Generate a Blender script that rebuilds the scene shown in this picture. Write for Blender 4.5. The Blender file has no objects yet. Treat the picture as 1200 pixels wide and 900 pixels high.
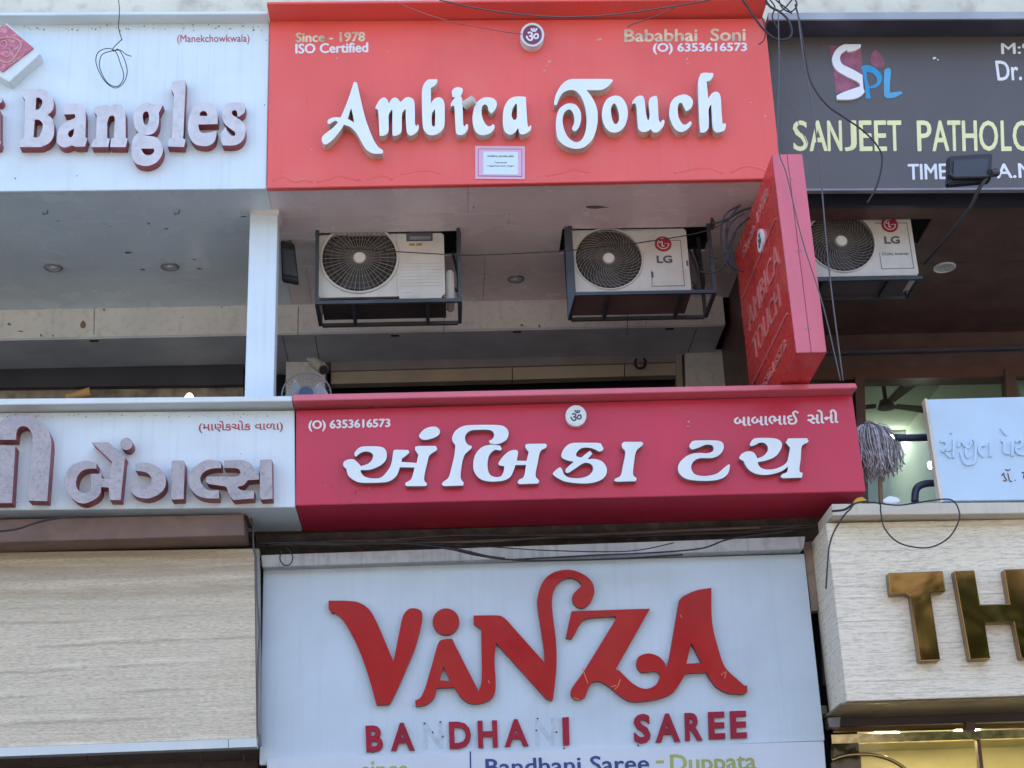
import bpy, bmesh, math, random
from mathutils import Vector, Matrix
from mathutils.geometry import tessellate_polygon
random.seed(7)
SC = bpy.context.scene
COL = SC.collection
rad = math.radians

# ------------------------------------------------------------------ camera, sky, sun, exposure
YAW, PITCH, ROLL, F = rad(3.2), rad(22.36), rad(-2.47), 1813.3
CAMZ = 1.6
_f = Vector((math.sin(YAW)*math.cos(PITCH), math.cos(YAW)*math.cos(PITCH), math.sin(PITCH)))
_r0 = Vector((math.cos(YAW), -math.sin(YAW), 0)); _u0 = _r0.cross(_f)
_r = math.cos(ROLL)*_r0 + math.sin(ROLL)*_u0
_u = -math.sin(ROLL)*_r0 + math.cos(ROLL)*_u0
cam = bpy.data.cameras.new('camera'); camo = bpy.data.objects.new('camera', cam); COL.objects.link(camo)
cam.sensor_width = 36; cam.lens = F/1200*36; cam.clip_start = 0.1; cam.clip_end = 2000
M = Matrix((_r, _u, -_f)).transposed().to_4x4(); M.translation = (0, 0, CAMZ)
camo.matrix_world = M
SC.camera = camo

SUN_EL, SUN_AZ = 61.0, 20.0       # the sun stands behind the row of shops
w = bpy.data.worlds.new('World'); SC.world = w; w.use_nodes = True
nt = w.node_tree
sky = nt.nodes.new('ShaderNodeTexSky'); sky.sky_type = 'NISHITA'; sky.sun_disc = False
sky.sun_elevation = rad(SUN_EL); sky.sun_rotation = rad(SUN_AZ); sky.dust_density = 2.6
bg = nt.nodes['Background']; bg.inputs['Strength'].default_value = 0.15
nt.links.new(sky.outputs[0], bg.inputs['Color'])
sl = bpy.data.lights.new('sun', 'SUN'); sl.energy = 3.6; sl.angle = rad(0.5); sl.color = (1, .95, .88)
so = bpy.data.objects.new('sun', sl); COL.objects.link(so)
d = Vector((math.sin(rad(SUN_AZ))*math.cos(rad(SUN_EL)), math.cos(rad(SUN_AZ))*math.cos(rad(SUN_EL)), math.sin(rad(SUN_EL))))
so.rotation_euler = d.to_track_quat('Z', 'Y').to_euler(); so.location = (0, 5, 20)
SC.view_settings.view_transform = 'Standard'; SC.view_settings.look = 'None'
SC.view_settings.exposure = 2.1; SC.view_settings.gamma = 1
SC.render.engine = 'CYCLES'; SC.cycles.max_bounces = 8

# ------------------------------------------------------------------ geometry helpers
def ray(px, py): return (_r*(px-600) - _u*(py-450) + _f*F)
def P(px, py, Y):
    v = ray(px, py); t = Y/v.y
    return Vector((v.x*t, Y, CAMZ+v.z*t))
def PZ(px, py, z):
    v = ray(px, py); t = (z-CAMZ)/v.z
    return Vector((v.x*t, v.y*t, z))
def link(o, parent=None):
    COL.objects.link(o)
    if parent is not None: o.parent = parent
    return o
def thing(name, label, cat, group=None):
    o = bpy.data.objects.new(name, None); o.empty_display_size = .1; COL.objects.link(o)
    o['label'] = label; o['category'] = cat
    if group: o['group'] = group
    return o
def settle(t):
    "move a thing's empty to the base of its parts, parts staying put"
    ms = [c for c in t.children_recursive if c.type == 'MESH']
    pts = [c.matrix_basis @ v.co for c in ms for v in c.data.vertices]
    if not pts: return
    lo = [min(p[i] for p in pts) for i in range(3)]; hi = [max(p[i] for p in pts) for i in range(3)]
    b = Vector(((lo[0]+hi[0])/2, (lo[1]+hi[1])/2, lo[2]))
    t.location = b
    for c in t.children: c.location = c.location - b
def tag(o, label, cat, group=None):
    o['label'] = label; o['category'] = cat
    if group: o['group'] = group
    return o
def mesh(name, verts, faces, mats, parent=None, mi=None, smooth=False, recalc=True, bevel=0):
    me = bpy.data.meshes.new(name); me.from_pydata([tuple(v) for v in verts], [], faces)
    for m in (mats if isinstance(mats, (list, tuple)) else [mats]): me.materials.append(m)
    if mi: me.polygons.foreach_set('material_index', mi)
    if recalc:
        bm = bmesh.new(); bm.from_mesh(me); bmesh.ops.recalc_face_normals(bm, faces=bm.faces)
        if bevel:
            es = [e for e in bm.edges if len(e.link_faces) == 2 and e.calc_face_angle(0) > .5]
            bmesh.ops.bevel(bm, geom=es, offset=bevel, segments=2, affect='EDGES', clamp_overlap=True)
        bm.to_mesh(me); bm.free()
    if smooth:
        me.polygons.foreach_set('use_smooth', [True]*len(me.polygons))
    me.update()
    return link(bpy.data.objects.new(name, me), parent)
class MB:
    def __init__(s): s.v = []; s.f = []
    def add(s, v, f):
        n = len(s.v); s.v += [Vector(a) for a in v]; s.f += [tuple(i+n for i in q) for q in f]; return s
    def box(s, lo, hi):
        x0, y0, z0 = lo; x1, y1, z1 = hi
        return s.add([(x0,y0,z0),(x1,y0,z0),(x1,y0,z1),(x0,y0,z1),(x0,y1,z0),(x1,y1,z0),(x1,y1,z1),(x0,y1,z1)], BOXF)
    def bar(s, a, b, w, h=None, up=Vector((0,0,1))):
        a = Vector(a); b = Vector(b); h = h or w; t = (b-a).normalized()
        if abs(t.dot(up)) > .95: up = Vector((0,1,0))
        x = t.cross(up).normalized(); y = x.cross(t).normalized()
        c = [a+x*sx*w/2+y*sy*h/2 for sx, sy in ((-1,-1),(1,-1),(1,1),(-1,1))]+[b+x*sx*w/2+y*sy*h/2 for sx, sy in ((-1,-1),(1,-1),(1,1),(-1,1))]
        return s.add(c, BOXF)
    def cyl(s, a, b, r, r2=None, n=16):
        a = Vector(a); b = Vector(b); r2 = r if r2 is None else r2; t = (b-a).normalized()
        x = t.orthogonal().normalized(); y = t.cross(x); v = []
        for c, q in ((a, r), (b, r2)):
            v += [c+(x*math.cos(2*math.pi*i/n)+y*math.sin(2*math.pi*i/n))*q for i in range(n)]
        f = [(i, (i+1) % n, n+(i+1) % n, n+i) for i in range(n)]+[tuple(range(n))[::-1], tuple(range(n, 2*n))]
        return s.add(v, f)
    def tube(s, pts, r, n=6, closed=False):
        pts = [Vector(p) for p in pts]; m = len(pts); v = []; x = None
        for i, p in enumerate(pts):
            t = (pts[(i+1) % m]-pts[i-1]) if closed else (pts[min(i+1, m-1)]-pts[max(i-1, 0)])
            t.normalize()
            if x is None: x = t.orthogonal().normalized()
            x = (x-t*x.dot(t)).normalized(); y = t.cross(x)
            v += [p+(x*math.cos(2*math.pi*k/n)+y*math.sin(2*math.pi*k/n))*r for k in range(n)]
        f = []
        for i in range(m if closed else m-1):
            j = (i+1) % m
            f += [(i*n+k, i*n+(k+1) % n, j*n+(k+1) % n, j*n+k) for k in range(n)]
        if not closed: f += [tuple(range(n))[::-1], tuple(range((m-1)*n, m*n))]
        return s.add(v, f)
    def ring(s, c, ax, R, r, n=40, k=6):
        ax = Vector(ax).normalized(); x = ax.orthogonal().normalized(); y = ax.cross(x)
        return s.tube([Vector(c)+(x*math.cos(2*math.pi*i/n)+y*math.sin(2*math.pi*i/n))*R for i in range(n)], r, k, True)
    def build(s, name, mat, parent=None, **k): return mesh(name, s.v, s.f, mat, parent, **k)
BOXF = [(0,1,2,3),(5,4,7,6),(4,0,3,7),(1,5,6,2),(3,2,6,7),(4,5,1,0)]
def slab(name, quad, Y, depth, mat, parent=None, bevel=0, mi=None):
    "front face given by photo pixels on the plane at distance Y, run straight back by depth"
    fr = [P(x, y, Y) for x, y in quad]; n = len(fr)
    v = fr+[p+Vector((0, depth, 0)) for p in fr]
    f = [tuple(range(n)), tuple(range(2*n-1, n-1, -1))]+[(i, (i+1) % n, n+(i+1) % n, n+i) for i in range(n)]
    return mesh(name, v, f, mat, parent, bevel=bevel, mi=mi)
def box(name, lo, hi, mat, parent=None, bevel=0): return mesh(name, *(lambda m: (m.v, m.f))(MB().box(lo, hi)), mat, parent, bevel=bevel)

def smooth_loop(pts, steps=5):
    "Catmull-Rom through the points; points flagged 1 are corners"
    n = len(pts); out = []
    for i in range(n):
        p0, p1, p2, p3 = pts[i-1], pts[i], pts[(i+1) % n], pts[(i+2) % n]
        a = Vector(p1[:2]); b = Vector(p2[:2]); out.append(tuple(a))
        if p1[2] and p2[2]: continue
        t1 = (b-a) if p1[2] else (b-Vector(p0[:2]))*.5
        t2 = (b-a) if p2[2] else (Vector(p3[:2])-a)*.5
        L = (b-a).length
        for t in (t1, t2):
            if t.length > 1.3*L: t *= 1.3*L/t.length
        for k in range(1, steps):
            t = k/steps; h1 = 2*t**3-3*t*t+1; h2 = t**3-2*t*t+t; h3 = -2*t**3+3*t*t; h4 = t**3-t*t
            out.append(tuple(a*h1+t1*h2+b*h3+t2*h4))
    return out
def loop(txt, ox=0, oy=0, s=1, steps=5):
    pts = []
    for w_ in txt.split():
        c = w_.endswith('*'); x, y = w_.rstrip('*').split(',')
        pts.append((ox+float(x)/s, oy+float(y)/s, c))
    return smooth_loop(pts, steps)
def circle(cx, cy, r, n=28, ry=None): return [(cx+r*math.cos(2*math.pi*i/n), cy+(ry or r)*math.sin(2*math.pi*i/n)) for i in range(n)]
def fill(loops):
    tris = tessellate_polygon([[Vector((x, y, 0)) for x, y in l] for l in loops])
    pts = [p for l in loops for p in l]
    return pts, [tuple(t) for t in tris]
def solid(name, pts, faces, mapf, depth, mats, parent, bevel=0, back=False, dirv=Vector((0, 1, 0))):
    fr = [mapf(x, y) for x, y in pts]; n = len(fr)
    cnt = {}
    for f in faces:
        for i in range(len(f)):
            a, b = f[i], f[(i+1) % len(f)]; cnt[frozenset((a, b))] = cnt.get(frozenset((a, b)), 0)+1
    v = fr+[p+dirv*depth for p in fr]; F_ = list(faces); mi = [0]*len(faces)
    if depth > 0:
        for f in faces:
            for i in range(len(f)):
                a, b = f[i], f[(i+1) % len(f)]
                if cnt[frozenset((a, b))] == 1: F_.append((a, b, b+n, a+n)); mi.append(1)
        F_ += [tuple(i+n for i in f[::-1]) for f in faces]; mi += [1]*len(faces)
    if not isinstance(mats, (list, tuple)): mats = [mats, mats]
    o = mesh(name, v, F_, mats, parent, mi=mi, recalc=depth > 0)
    if bevel:
        m = o.modifiers.new('bevel', 'BEVEL'); m.width = bevel; m.segments = 2; m.limit_method = 'ANGLE'; m.angle_limit = rad(50)
    return o
def glyph(name, loops, Y, depth, mats, parent, bevel=.004):
    pts, fs = fill(loops)
    return solid(name, pts, fs, lambda x, y: P(x, y, Y-depth), depth-.001, mats, parent, bevel)
_tc = {}
def text2d(s, bold=0.0):
    k = (s, bold)
    if k in _tc: return _tc[k]
    c = bpy.data.curves.new('t', 'FONT'); c.body = s; c.offset = bold; c.resolution_u = 3
    o = bpy.data.objects.new('t', c); COL.objects.link(o)
    bpy.context.view_layer.update()
    dg = bpy.context.evaluated_depsgraph_get()
    me = bpy.data.meshes.new_from_object(o.evaluated_get(dg))
    bm = bmesh.new(); bm.from_mesh(me); bmesh.ops.remove_doubles(bm, verts=bm.verts, dist=1e-5)
    bm.verts.ensure_lookup_table()
    xs = [v.co.x for v in bm.verts]; ys = [v.co.y for v in bm.verts]
    x0, x1, y0, y1 = min(xs), max(xs), min(ys), max(ys)
    pts = [((v.co.x-x0)/(x1-x0), (v.co.y-y0)/(y1-y0)) for v in bm.verts]
    fs = [tuple(v.index for v in f.verts) for f in bm.faces]
    bm.free(); bpy.data.objects.remove(o); bpy.data.meshes.remove(me); bpy.data.curves.remove(c)
    _tc[k] = (pts, fs); return _tc[k]
def bil(q):
    tl, tr, br, bl = [Vector(a) for a in q]
    return lambda u, v: (bl*(1-u)+br*u)*(1-v)+(tl*(1-u)+tr*u)*v
def text(name, s, quad, Y, mats, parent, depth=.003, bold=.02, bevel=0, fat=0):
    "the characters s fill the four-cornered box quad (tl tr br bl, photo pixels) on the plane at distance Y"
    pts, fs = text2d(s, bold); m = bil([(a[0], a[1]) for a in quad])
    if fat:
        o_ = None
        V, F_ = [], []
        for k, (dx, dy) in enumerate(((0,0),(-fat,0),(fat,0),(0,fat*.7),(0,-fat*.7))):
            n = len(V); V += [P(m(u, v)[0]+dx, m(u, v)[1]+dy, Y-.002-k*.0003) for u, v in pts]; F_ += [tuple(i+n for i in f) for f in fs]
        return mesh(name, V, F_, mats, parent, recalc=False)
    return solid(name, pts, fs, lambda u, v: P(*m(u, v), Y-depth), max(depth-.001, .0015), mats, parent, bevel)
def text3(name, s, quad3, nrm, mats, parent, depth=.003, bold=.02):
    pts, fs = text2d(s, bold); m = bil(quad3)
    return solid(name, pts, fs, lambda u, v: m(u, v)+nrm*depth, depth-.001, mats, parent, dirv=-nrm)
def ribbon(pts, w, ends=True):
    "outline of a brush stroke of width w through pts"
    out = []; q = [Vector(p) for p in pts]; L = []; R = []
    for i, p in enumerate(q):
        t = (q[min(i+1, len(q)-1)]-q[max(i-1, 0)]).normalized(); n = Vector((-t.y, t.x))
        L.append(tuple(p+n*w/2)); R.append(tuple(p-n*w/2))
    return L+R[::-1]
def curve_pts(pts, steps=6):
    "open Catmull-Rom in 2D or 3D"
    q = [Vector(p) for p in pts]; out = []
    for i in range(len(q)-1):
        p0 = q[max(i-1, 0)]; p1 = q[i]; p2 = q[i+1]; p3 = q[min(i+2, len(q)-1)]
        for k in range(steps):
            t = k/steps
            out.append(.5*((2*p1)+(p2-p0)*t+(2*p0-5*p1+4*p2-p3)*t*t+(3*p1-p0-3*p2+p3)*t**3))
    out.append(q[-1]); return out

# ------------------------------------------------------------------ materials
def mat(name, col, rough=.5, metal=0, var=.12, scale=3, streak=0, bump=0, bscale=60, spec=.5, dirt=None, dirt_amt=0, dirt_scale=4, coat=0, fine=.0):
    m = bpy.data.materials.new(name); m.use_nodes = True; n = m.node_tree.nodes; l = m.node_tree.links
    b = n['Principled BSDF']
    b.inputs['Roughness'].default_value = rough; b.inputs['Metallic'].default_value = metal
    b.inputs['Specular IOR Level'].default_value = spec; b.inputs['Coat Weight'].default_value = coat
    g = n.new('ShaderNodeNewGeometry')
    def noise(vs, sc, det=4):
        mp = n.new('ShaderNodeMapping'); mp.inputs['Scale'].default_value = vs
        l.new(g.outputs['Position'], mp.inputs['Vector'])
        t = n.new('ShaderNodeTexNoise'); t.inputs['Scale'].default_value = sc; t.inputs['Detail'].default_value = det
        l.new(mp.outputs[0], t.inputs['Vector']); return t.outputs['Fac']
    def ramp(fac, a, b_):
        r = n.new('ShaderNodeMapRange'); r.inputs['From Min'].default_value = a; r.inputs['From Max'].default_value = b_
        l.new(fac, r.inputs['Value']); return r.outputs[0]
    def mix(a, b_, fac, k=1.0):
        x = n.new('ShaderNodeMix'); x.data_type = 'RGBA'
        mu = n.new('ShaderNodeMath'); mu.operation = 'MULTIPLY'; mu.inputs[1].default_value = k; l.new(fac, mu.inputs[0])
        l.new(mu.outputs[0], x.inputs[0])
        for s_, q in ((6, a), (7, b_)):
            if hasattr(q, 'is_linked') or hasattr(q, 'links'): l.new(q, x.inputs[s_])
            else: x.inputs[s_].default_value = (*q, 1)
        return x.outputs[2]
    dark = tuple(c*(1-2.2*var) for c in col); c = mix(col, dark, ramp(noise((1, 1, 1), scale), .35, .75))
    if streak: c = mix(c, tuple(x*.55 for x in col), ramp(noise((18, 18, .6), 1.5, 3), .52, .8), streak)
    if dirt: c = mix(c, dirt, ramp(noise((1, 1, 1), dirt_scale, 8), .52, .72), dirt_amt)
    if fine: c = mix(c, tuple(x*.5 for x in col), ramp(noise((1, 1, 1), 90, 2), .5, .8), fine)
    l.new(c, b.inputs['Base Color'])
    if var:
        rr = n.new('ShaderNodeMapRange'); rr.inputs['To Min'].default_value = max(rough-.08, .02); rr.inputs['To Max'].default_value = min(rough+.12, 1)
        l.new(noise((1, 1, 1), scale*2.7), rr.inputs['Value']); l.new(rr.outputs[0], b.inputs['Roughness'])
    if bump:
        bp = n.new('ShaderNodeBump'); bp.inputs['Strength'].default_value = bump; bp.inputs['Distance'].default_value = .01
        l.new(noise((1, 1, 1), bscale, 3 if bscale > 5 else 0), bp.inputs['Height']); l.new(bp.outputs[0], b.inputs['Normal'])
    return m
def emit(name, col, s):
    m = bpy.data.materials.new(name); m.use_nodes = True; b = m.node_tree.nodes['Principled BSDF']
    b.inputs['Base Color'].default_value = (*col, 1); b.inputs['Emission Color'].default_value = (*col, 1); b.inputs['Emission Strength'].default_value = s
    return m
white = mat('white_panel', (.68, .78, .84), .42, var=.03, streak=.22, dirt=(.46, .46, .46), dirt_amt=.2, dirt_scale=2.2)
white_b = mat('white_board', (.56, .66, .74), .45, var=.04, streak=.16, dirt=(.36, .38, .42), dirt_amt=.15, dirt_scale=1.6)
white_trim = mat('white_trim', (.68, .75, .76), .35, var=.04, streak=.1)
ledge_m = mat('dusty_ledge', (.50, .52, .53), .7, var=.08, streak=.85, dirt=(.25, .24, .22), dirt_amt=.5, dirt_scale=9)
red_top = mat('coral_red_panel', (.82, .115, .095), .42, var=.05, scale=1.3, streak=.10, dirt=(.72, .22, .17), dirt_amt=.25, dirt_scale=1.8)
red_mid = mat('crimson_panel', (.60, .030, .075), .34, var=.06, scale=1.5, streak=.14, dirt=(.42, .08, .09), dirt_amt=.18, dirt_scale=2)
red_side = mat('projecting_sign_red', (.64, .045, .04), .25, var=.05)
pink_edge = mat('pink_aluminium_edge', (.68, .15, .20), .3, var=.05, streak=.1)
letter_w = mat('white_acrylic', (.76, .82, .84), .3, var=.03, dirt=(.5, .52, .5), dirt_amt=.12)
letter_side = mat('grey_beige_letter_side', (.60, .54, .47), .6, var=.15, dirt=(.16, .14, .12), dirt_amt=.4, dirt_scale=14)
letter_silver = mat('weathered_silver', (.64, .62, .66), .5, .0, var=.08, scale=9, dirt=(.42, .42, .48), dirt_amt=.6, dirt_scale=22, bump=.25, bscale=120)
letter_silver2 = mat('dull_silver_face', (.46, .42, .44), .45, .0, var=.12, scale=9, fine=.45, dirt=(.20, .21, .23), dirt_amt=.65, dirt_scale=40, bump=.3, bscale=120)
maroon_side = mat('maroon_letter_side', (.30, .055, .065), .45, var=.12)
vanza_red = mat('glossy_red_acrylic', (.42, .007, .012), .14, var=.05, scale=2, spec=.32, dirt=(.50, .03, .02), dirt_amt=.35, dirt_scale=3)
vanza_side = mat('dark_red_letter_side', (.14, .008, .03), .4)
small_red = mat('maroon_small_letter', (.36, .012, .04), .35, spec=.25)
brass = mat('polished_brass', (.23, .145, .06), .05, 1, var=.0, dirt=(.20, .13, .06), dirt_amt=.4, dirt_scale=2, bump=.8, bscale=1.6)
brass_side = mat('brass_letter_side', (.34, .24, .14), .4, .8, var=.1)
grey_board = mat('slate_grey_vinyl', (.100, .088, .086), .4, var=.04, streak=.1)
cream_txt = mat('pale_yellow_print', (.84, .82, .42), .4, var=.05, dirt=(.5, .5, .35), dirt_amt=.3, dirt_scale=20)
white_txt = mat('white_print', (.80, .80, .84), .4, var=.04)
peach_txt = mat('faded_peach_print', (.86, .72, .50), .5, var=.25, scale=12)
red_txt = mat('red_print', (.50, .05, .06), .4)
blue_txt = mat('navy_print', (.015, .06, .24), .4)
olive_txt = mat('olive_print', (.42, .46, .12), .4)
logo_blue = mat('logo_blue', (.03, .30, .60), .35); logo_blue2 = mat('logo_light_blue', (.10, .38, .66), .35)
logo_red = mat('faded_logo_red', (.34, .10, .16), .5, var=.2, scale=14)
ceil_g = mat('grey_ceiling_paint', (.70, .80, .83), .24, var=.06, scale=1.4, dirt=(.50, .50, .50), dirt_amt=.1, dirt_scale=2.5)
ceil_p = mat('ceiling_pink_bounce', (.78, .70, .68), .24, var=.06, scale=1.4, dirt=(.46, .40, .41), dirt_amt=.1, dirt_scale=2.5)  # pink tint paints in red light bounced off the crimson lip
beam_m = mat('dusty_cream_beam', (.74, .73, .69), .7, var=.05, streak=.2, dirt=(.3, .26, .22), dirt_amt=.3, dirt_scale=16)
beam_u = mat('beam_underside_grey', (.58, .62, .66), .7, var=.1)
cream_wall = mat('cream_plaster', (.72, .68, .56), .85, var=.08, dirt=(.36, .32, .26), dirt_amt=.5, dirt_scale=6, bump=.4, bscale=40)
brown_dark = mat('dark_brown_panel', (.13, .072, .062), .45, var=.2, scale=4)
brown_frame = mat('brown_window_frame', (.13, .055, .035), .45, var=.15)
brown_beam = mat('brown_painted_beam', (.20, .125, .10), .55, var=.12, scale=5, dirt=(.30, .17, .10), dirt_amt=.4, dirt_scale=7)
black_m = mat('black_plastic', (.02, .02, .024), .4, var=.1)
iron = mat('grey_blue_angle_iron', (.065, .08, .095), .55, .3, var=.2, dirt=(.12, .07, .05), dirt_amt=.4, dirt_scale=14)
ac_w = mat('off_white_casing', (.62, .60, .55), .45, var=.06, dirt=(.40, .36, .30), dirt_amt=.3, dirt_scale=6, streak=.15)
ac_grille = mat('grille_wire', (.26, .23, .20), .5, var=.1)
ac_dark = mat('fan_cavity', (.035, .03, .028), .8)
hub_m = mat('hub_white', (.75, .74, .70), .4)
lg_red = mat('logo_crimson', (.38, .02, .05), .4)
text_dark = mat('dark_grey_print', (.10, .10, .11), .5)
cable_m = mat('black_cable', (.022, .022, .025), .5)
cable_g = mat('grey_cable', (.10, .10, .11), .5)
concrete = mat('concrete_grey', (.30, .29, .27), .9, var=.15, bump=.3, bscale=30)
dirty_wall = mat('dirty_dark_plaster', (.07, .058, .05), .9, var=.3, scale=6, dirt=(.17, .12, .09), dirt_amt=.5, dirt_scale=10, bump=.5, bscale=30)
wood_post = mat('weathered_post', (.34, .25, .19), .8, var=.2, streak=.7, dirt=(.12, .09, .08), dirt_amt=.5, dirt_scale=9)
room_m = mat('pale_green_room_paint', (.56, .60, .50), .7, var=.04)
bounce_dark = mat('bounce_cut_dark', (.05, .048, .045), .8, var=.15, scale=5)
steel_blue = mat('dark_blue_pipe', (.03, .04, .07), .35, .3)
mop_m = mat('grey_mop_cotton', (.62, .60, .64), .95, var=.35, scale=40)
paper = mat('certificate_paper', (.66, .78, .82), .5, var=.02); pink_p = mat('pink_border_paper', (.72, .45, .60), .5, var=.02); lilac_p = mat('lilac_border_paper', (.42, .17, .30), .5, var=.02)
silver_m = mat('downlight_ring', (.30, .31, .32), .4, .5); lamp_off = mat('unlit_lamp_glass', (.55, .56, .56), .25)
asphalt = mat('asphalt', (.05, .05, .052), .9, var=.2, scale=8, bump=.5, bscale=80)
paving = mat('pavement', (.25, .24, .22), .85, var=.15, scale=5)
def glassm(name, tint=(.9, .95, .93), rough=.02):
    m = bpy.data.materials.new(name); m.use_nodes = True; n = m.node_tree.nodes; l = m.node_tree.links
    n.remove(n['Principled BSDF']); o = n['Material Output']
    t = n.new('ShaderNodeBsdfTransparent'); t.inputs[0].default_value = (*tint, 1)
    g = n.new('ShaderNodeBsdfGlossy'); g.inputs['Roughness'].default_value = rough
    fr = n.new('ShaderNodeFresnel'); fr.inputs[0].default_value = 1.5; mx = n.new('ShaderNodeMixShader')
    l.new(fr.outputs[0], mx.inputs[0]); l.new(t.outputs[0], mx.inputs[1]); l.new(g.outputs[0], mx.inputs[2]); l.new(mx.outputs[0], o.inputs[0])
    return m
glass = glassm('window_glass'); glass_y = glassm('shop_glass', (.9, .85, .7))
def stone(name, a, b_, c_, vscale, rust=.0, lines=0, lk=.5, freq=7.0, wobble=2.2):
    "horizontally veined laminate: long thin streaks along x, thin broken vein lines"
    m = bpy.data.materials.new(name); m.use_nodes = True; n = m.node_tree.nodes; l = m.node_tree.links; bs = n['Principled BSDF']
    bs.inputs['Roughness'].default_value = .55
    g = n.new('ShaderNodeNewGeometry')
    def nz(sc, s, det=6, dist=0):
        mp = n.new('ShaderNodeMapping'); mp.inputs['Scale'].default_value = sc; l.new(g.outputs['Position'], mp.inputs['Vector'])
        t = n.new('ShaderNodeTexNoise'); t.inputs['Scale'].default_value = s; t.inputs['Detail'].default_value = det; t.inputs['Distortion'].default_value = dist
        l.new(mp.outputs[0], t.inputs['Vector']); return t.outputs['Fac']
    def cr(fac, stops):
        r = n.new('ShaderNodeValToRGB'); l.new(fac, r.inputs[0]); e = r.color_ramp.elements
        while len(e) < len(stops): e.new(.5)
        for k, (p, c) in enumerate(stops): e[k].position = p; e[k].color = (*c, 1)
        return r.outputs[0]
    def ma(op, x, y=None, z=None):
        q = n.new('ShaderNodeMath'); q.operation = op
        for k, v in enumerate((x, y, z)):
            if v is None: continue
            if isinstance(v, (int, float)): q.inputs[k].default_value = v
            else: l.new(v, q.inputs[k])
        return q.outputs[0]
    def mix(x, y, f, k=1):
        q = n.new('ShaderNodeMix'); q.data_type = 'RGBA'
        if f is None: q.inputs[0].default_value = k
        else: l.new(ma('MULTIPLY', f, k), q.inputs[0])
        for s_, v in ((6, x), (7, y)):
            if isinstance(v, tuple): q.inputs[s_].default_value = (*v, 1)
            else: l.new(v, q.inputs[s_])
        return q.outputs[2]
    def mr(f, lo, hi, a0=0, a1=1):
        r = n.new('ShaderNodeMapRange'); r.inputs[1].default_value = lo; r.inputs[2].default_value = hi; r.inputs[3].default_value = a0; r.inputs[4].default_value = a1
        l.new(f, r.inputs[0]); return r.outputs[0]
    sep = n.new('ShaderNodeSeparateXYZ'); l.new(g.outputs['Position'], sep.inputs[0]); Z = sep.outputs[2]
    f1 = nz((.9, 1, 26), vscale, 9, .35); f2 = nz((9, 9, 70), vscale, 5, .2); f3 = nz((14, 14, 30), vscale*1.5, 3)
    c = cr(f1, [(.30, c_), (.46, a), (.58, b_), (.75, a)])
    c = mix(c, cr(f2, [(.35, tuple(x*.62 for x in a)), (.5, a), (.62, b_)]), None, .65)
    c = mix(c, tuple(x*.5 for x in a), mr(f3, .6, .72), .45)
    # wavy vein lines: z plus a slow wobble, repeated, only near the crests and broken up along x
    wob = nz((.8, 1, .8), 1.3, 6, .3); wob2 = nz((5, 5, 1), 3, 4)
    zz = ma('ADD', ma('ADD', ma('MULTIPLY', Z, freq), ma('MULTIPLY', wob, wobble)), ma('MULTIPLY', wob2, .16*wobble))
    fr_ = ma('FRACT', zz); ln = ma('SUBTRACT', 1.0, mr(ma('ABSOLUTE', ma('SUBTRACT', fr_, .5)), .0, .09))
    br = mr(nz((1.2, 1, 3), 2.0, 4), .42, .62)
    ln = ma('MULTIPLY', ln, br)
    c = mix(c, tuple(x*.55 for x in c_), ln, lk)
    hi = ma('MULTIPLY', ma('SUBTRACT', 1.0, mr(ma('ABSOLUTE', ma('SUBTRACT', fr_, .72)), .0, .13)), mr(nz((1.1, 1, 2.2), 2.6, 4), .45, .65))
    c = mix(c, tuple(min(1, x*1.25) for x in b_), hi, .55)
    if rust:
        zr_ = mr(Z, rust-.55, rust-.05)
        bnd = ma('SUBTRACT', 1.0, mr(ma('ABSOLUTE', ma('SUBTRACT', ma('ADD', Z, ma('MULTIPLY', wob, .12)), rust-.19)), .0, .06))
        c = mix(c, (.40, .28, .15), ma('MULTIPLY', bnd, mr(nz((1.5, 1, 9), 2, 5), .35, .6)), .7)
        c = mix(c, (.34, .28, .20), ma('MULTIPLY', zr_, mr(nz((.4, 1, 9), 2.2, 5), .3, .6)), .75)
    l.new(c, bs.inputs['Base Color'])
    bp = n.new('ShaderNodeBump'); bp.inputs['Strength'].default_value = .5; bp.inputs['Distance'].default_value = .008
    l.new(ma('SUBTRACT', f1, ma('MULTIPLY', ln, .6)), bp.inputs['Height']); l.new(bp.outputs[0], bs.inputs['Normal'])
    return m
# ------------------------------------------------------------------ ground and street
YS, YL, YB = 9.93, 9.80, 10.54
def struct(o): o['kind'] = 'structure'; return o
struct(mesh('ground', [(-300,-300,-.02),(300,-300,-.02),(300,300,-.02),(-300,300,-.02)], [(0,1,2,3)], paving))
struct(mesh('road', [(-120,-8.5,-.012),(120,-8.5,-.012),(120,-1.5,-.012),(-120,-1.5,-.012)], [(0,1,2,3)], asphalt))
struct(box('pavement', (-60,-1.5,-.01), (60,3.8,.13), paving))
struct(box('bounce_cut_strip', (-60,3.804,-.01), (60,10.2,.13), bounce_dark))  # unseen dark ground strip, added to cut bounce onto the lower sign undersides
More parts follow.
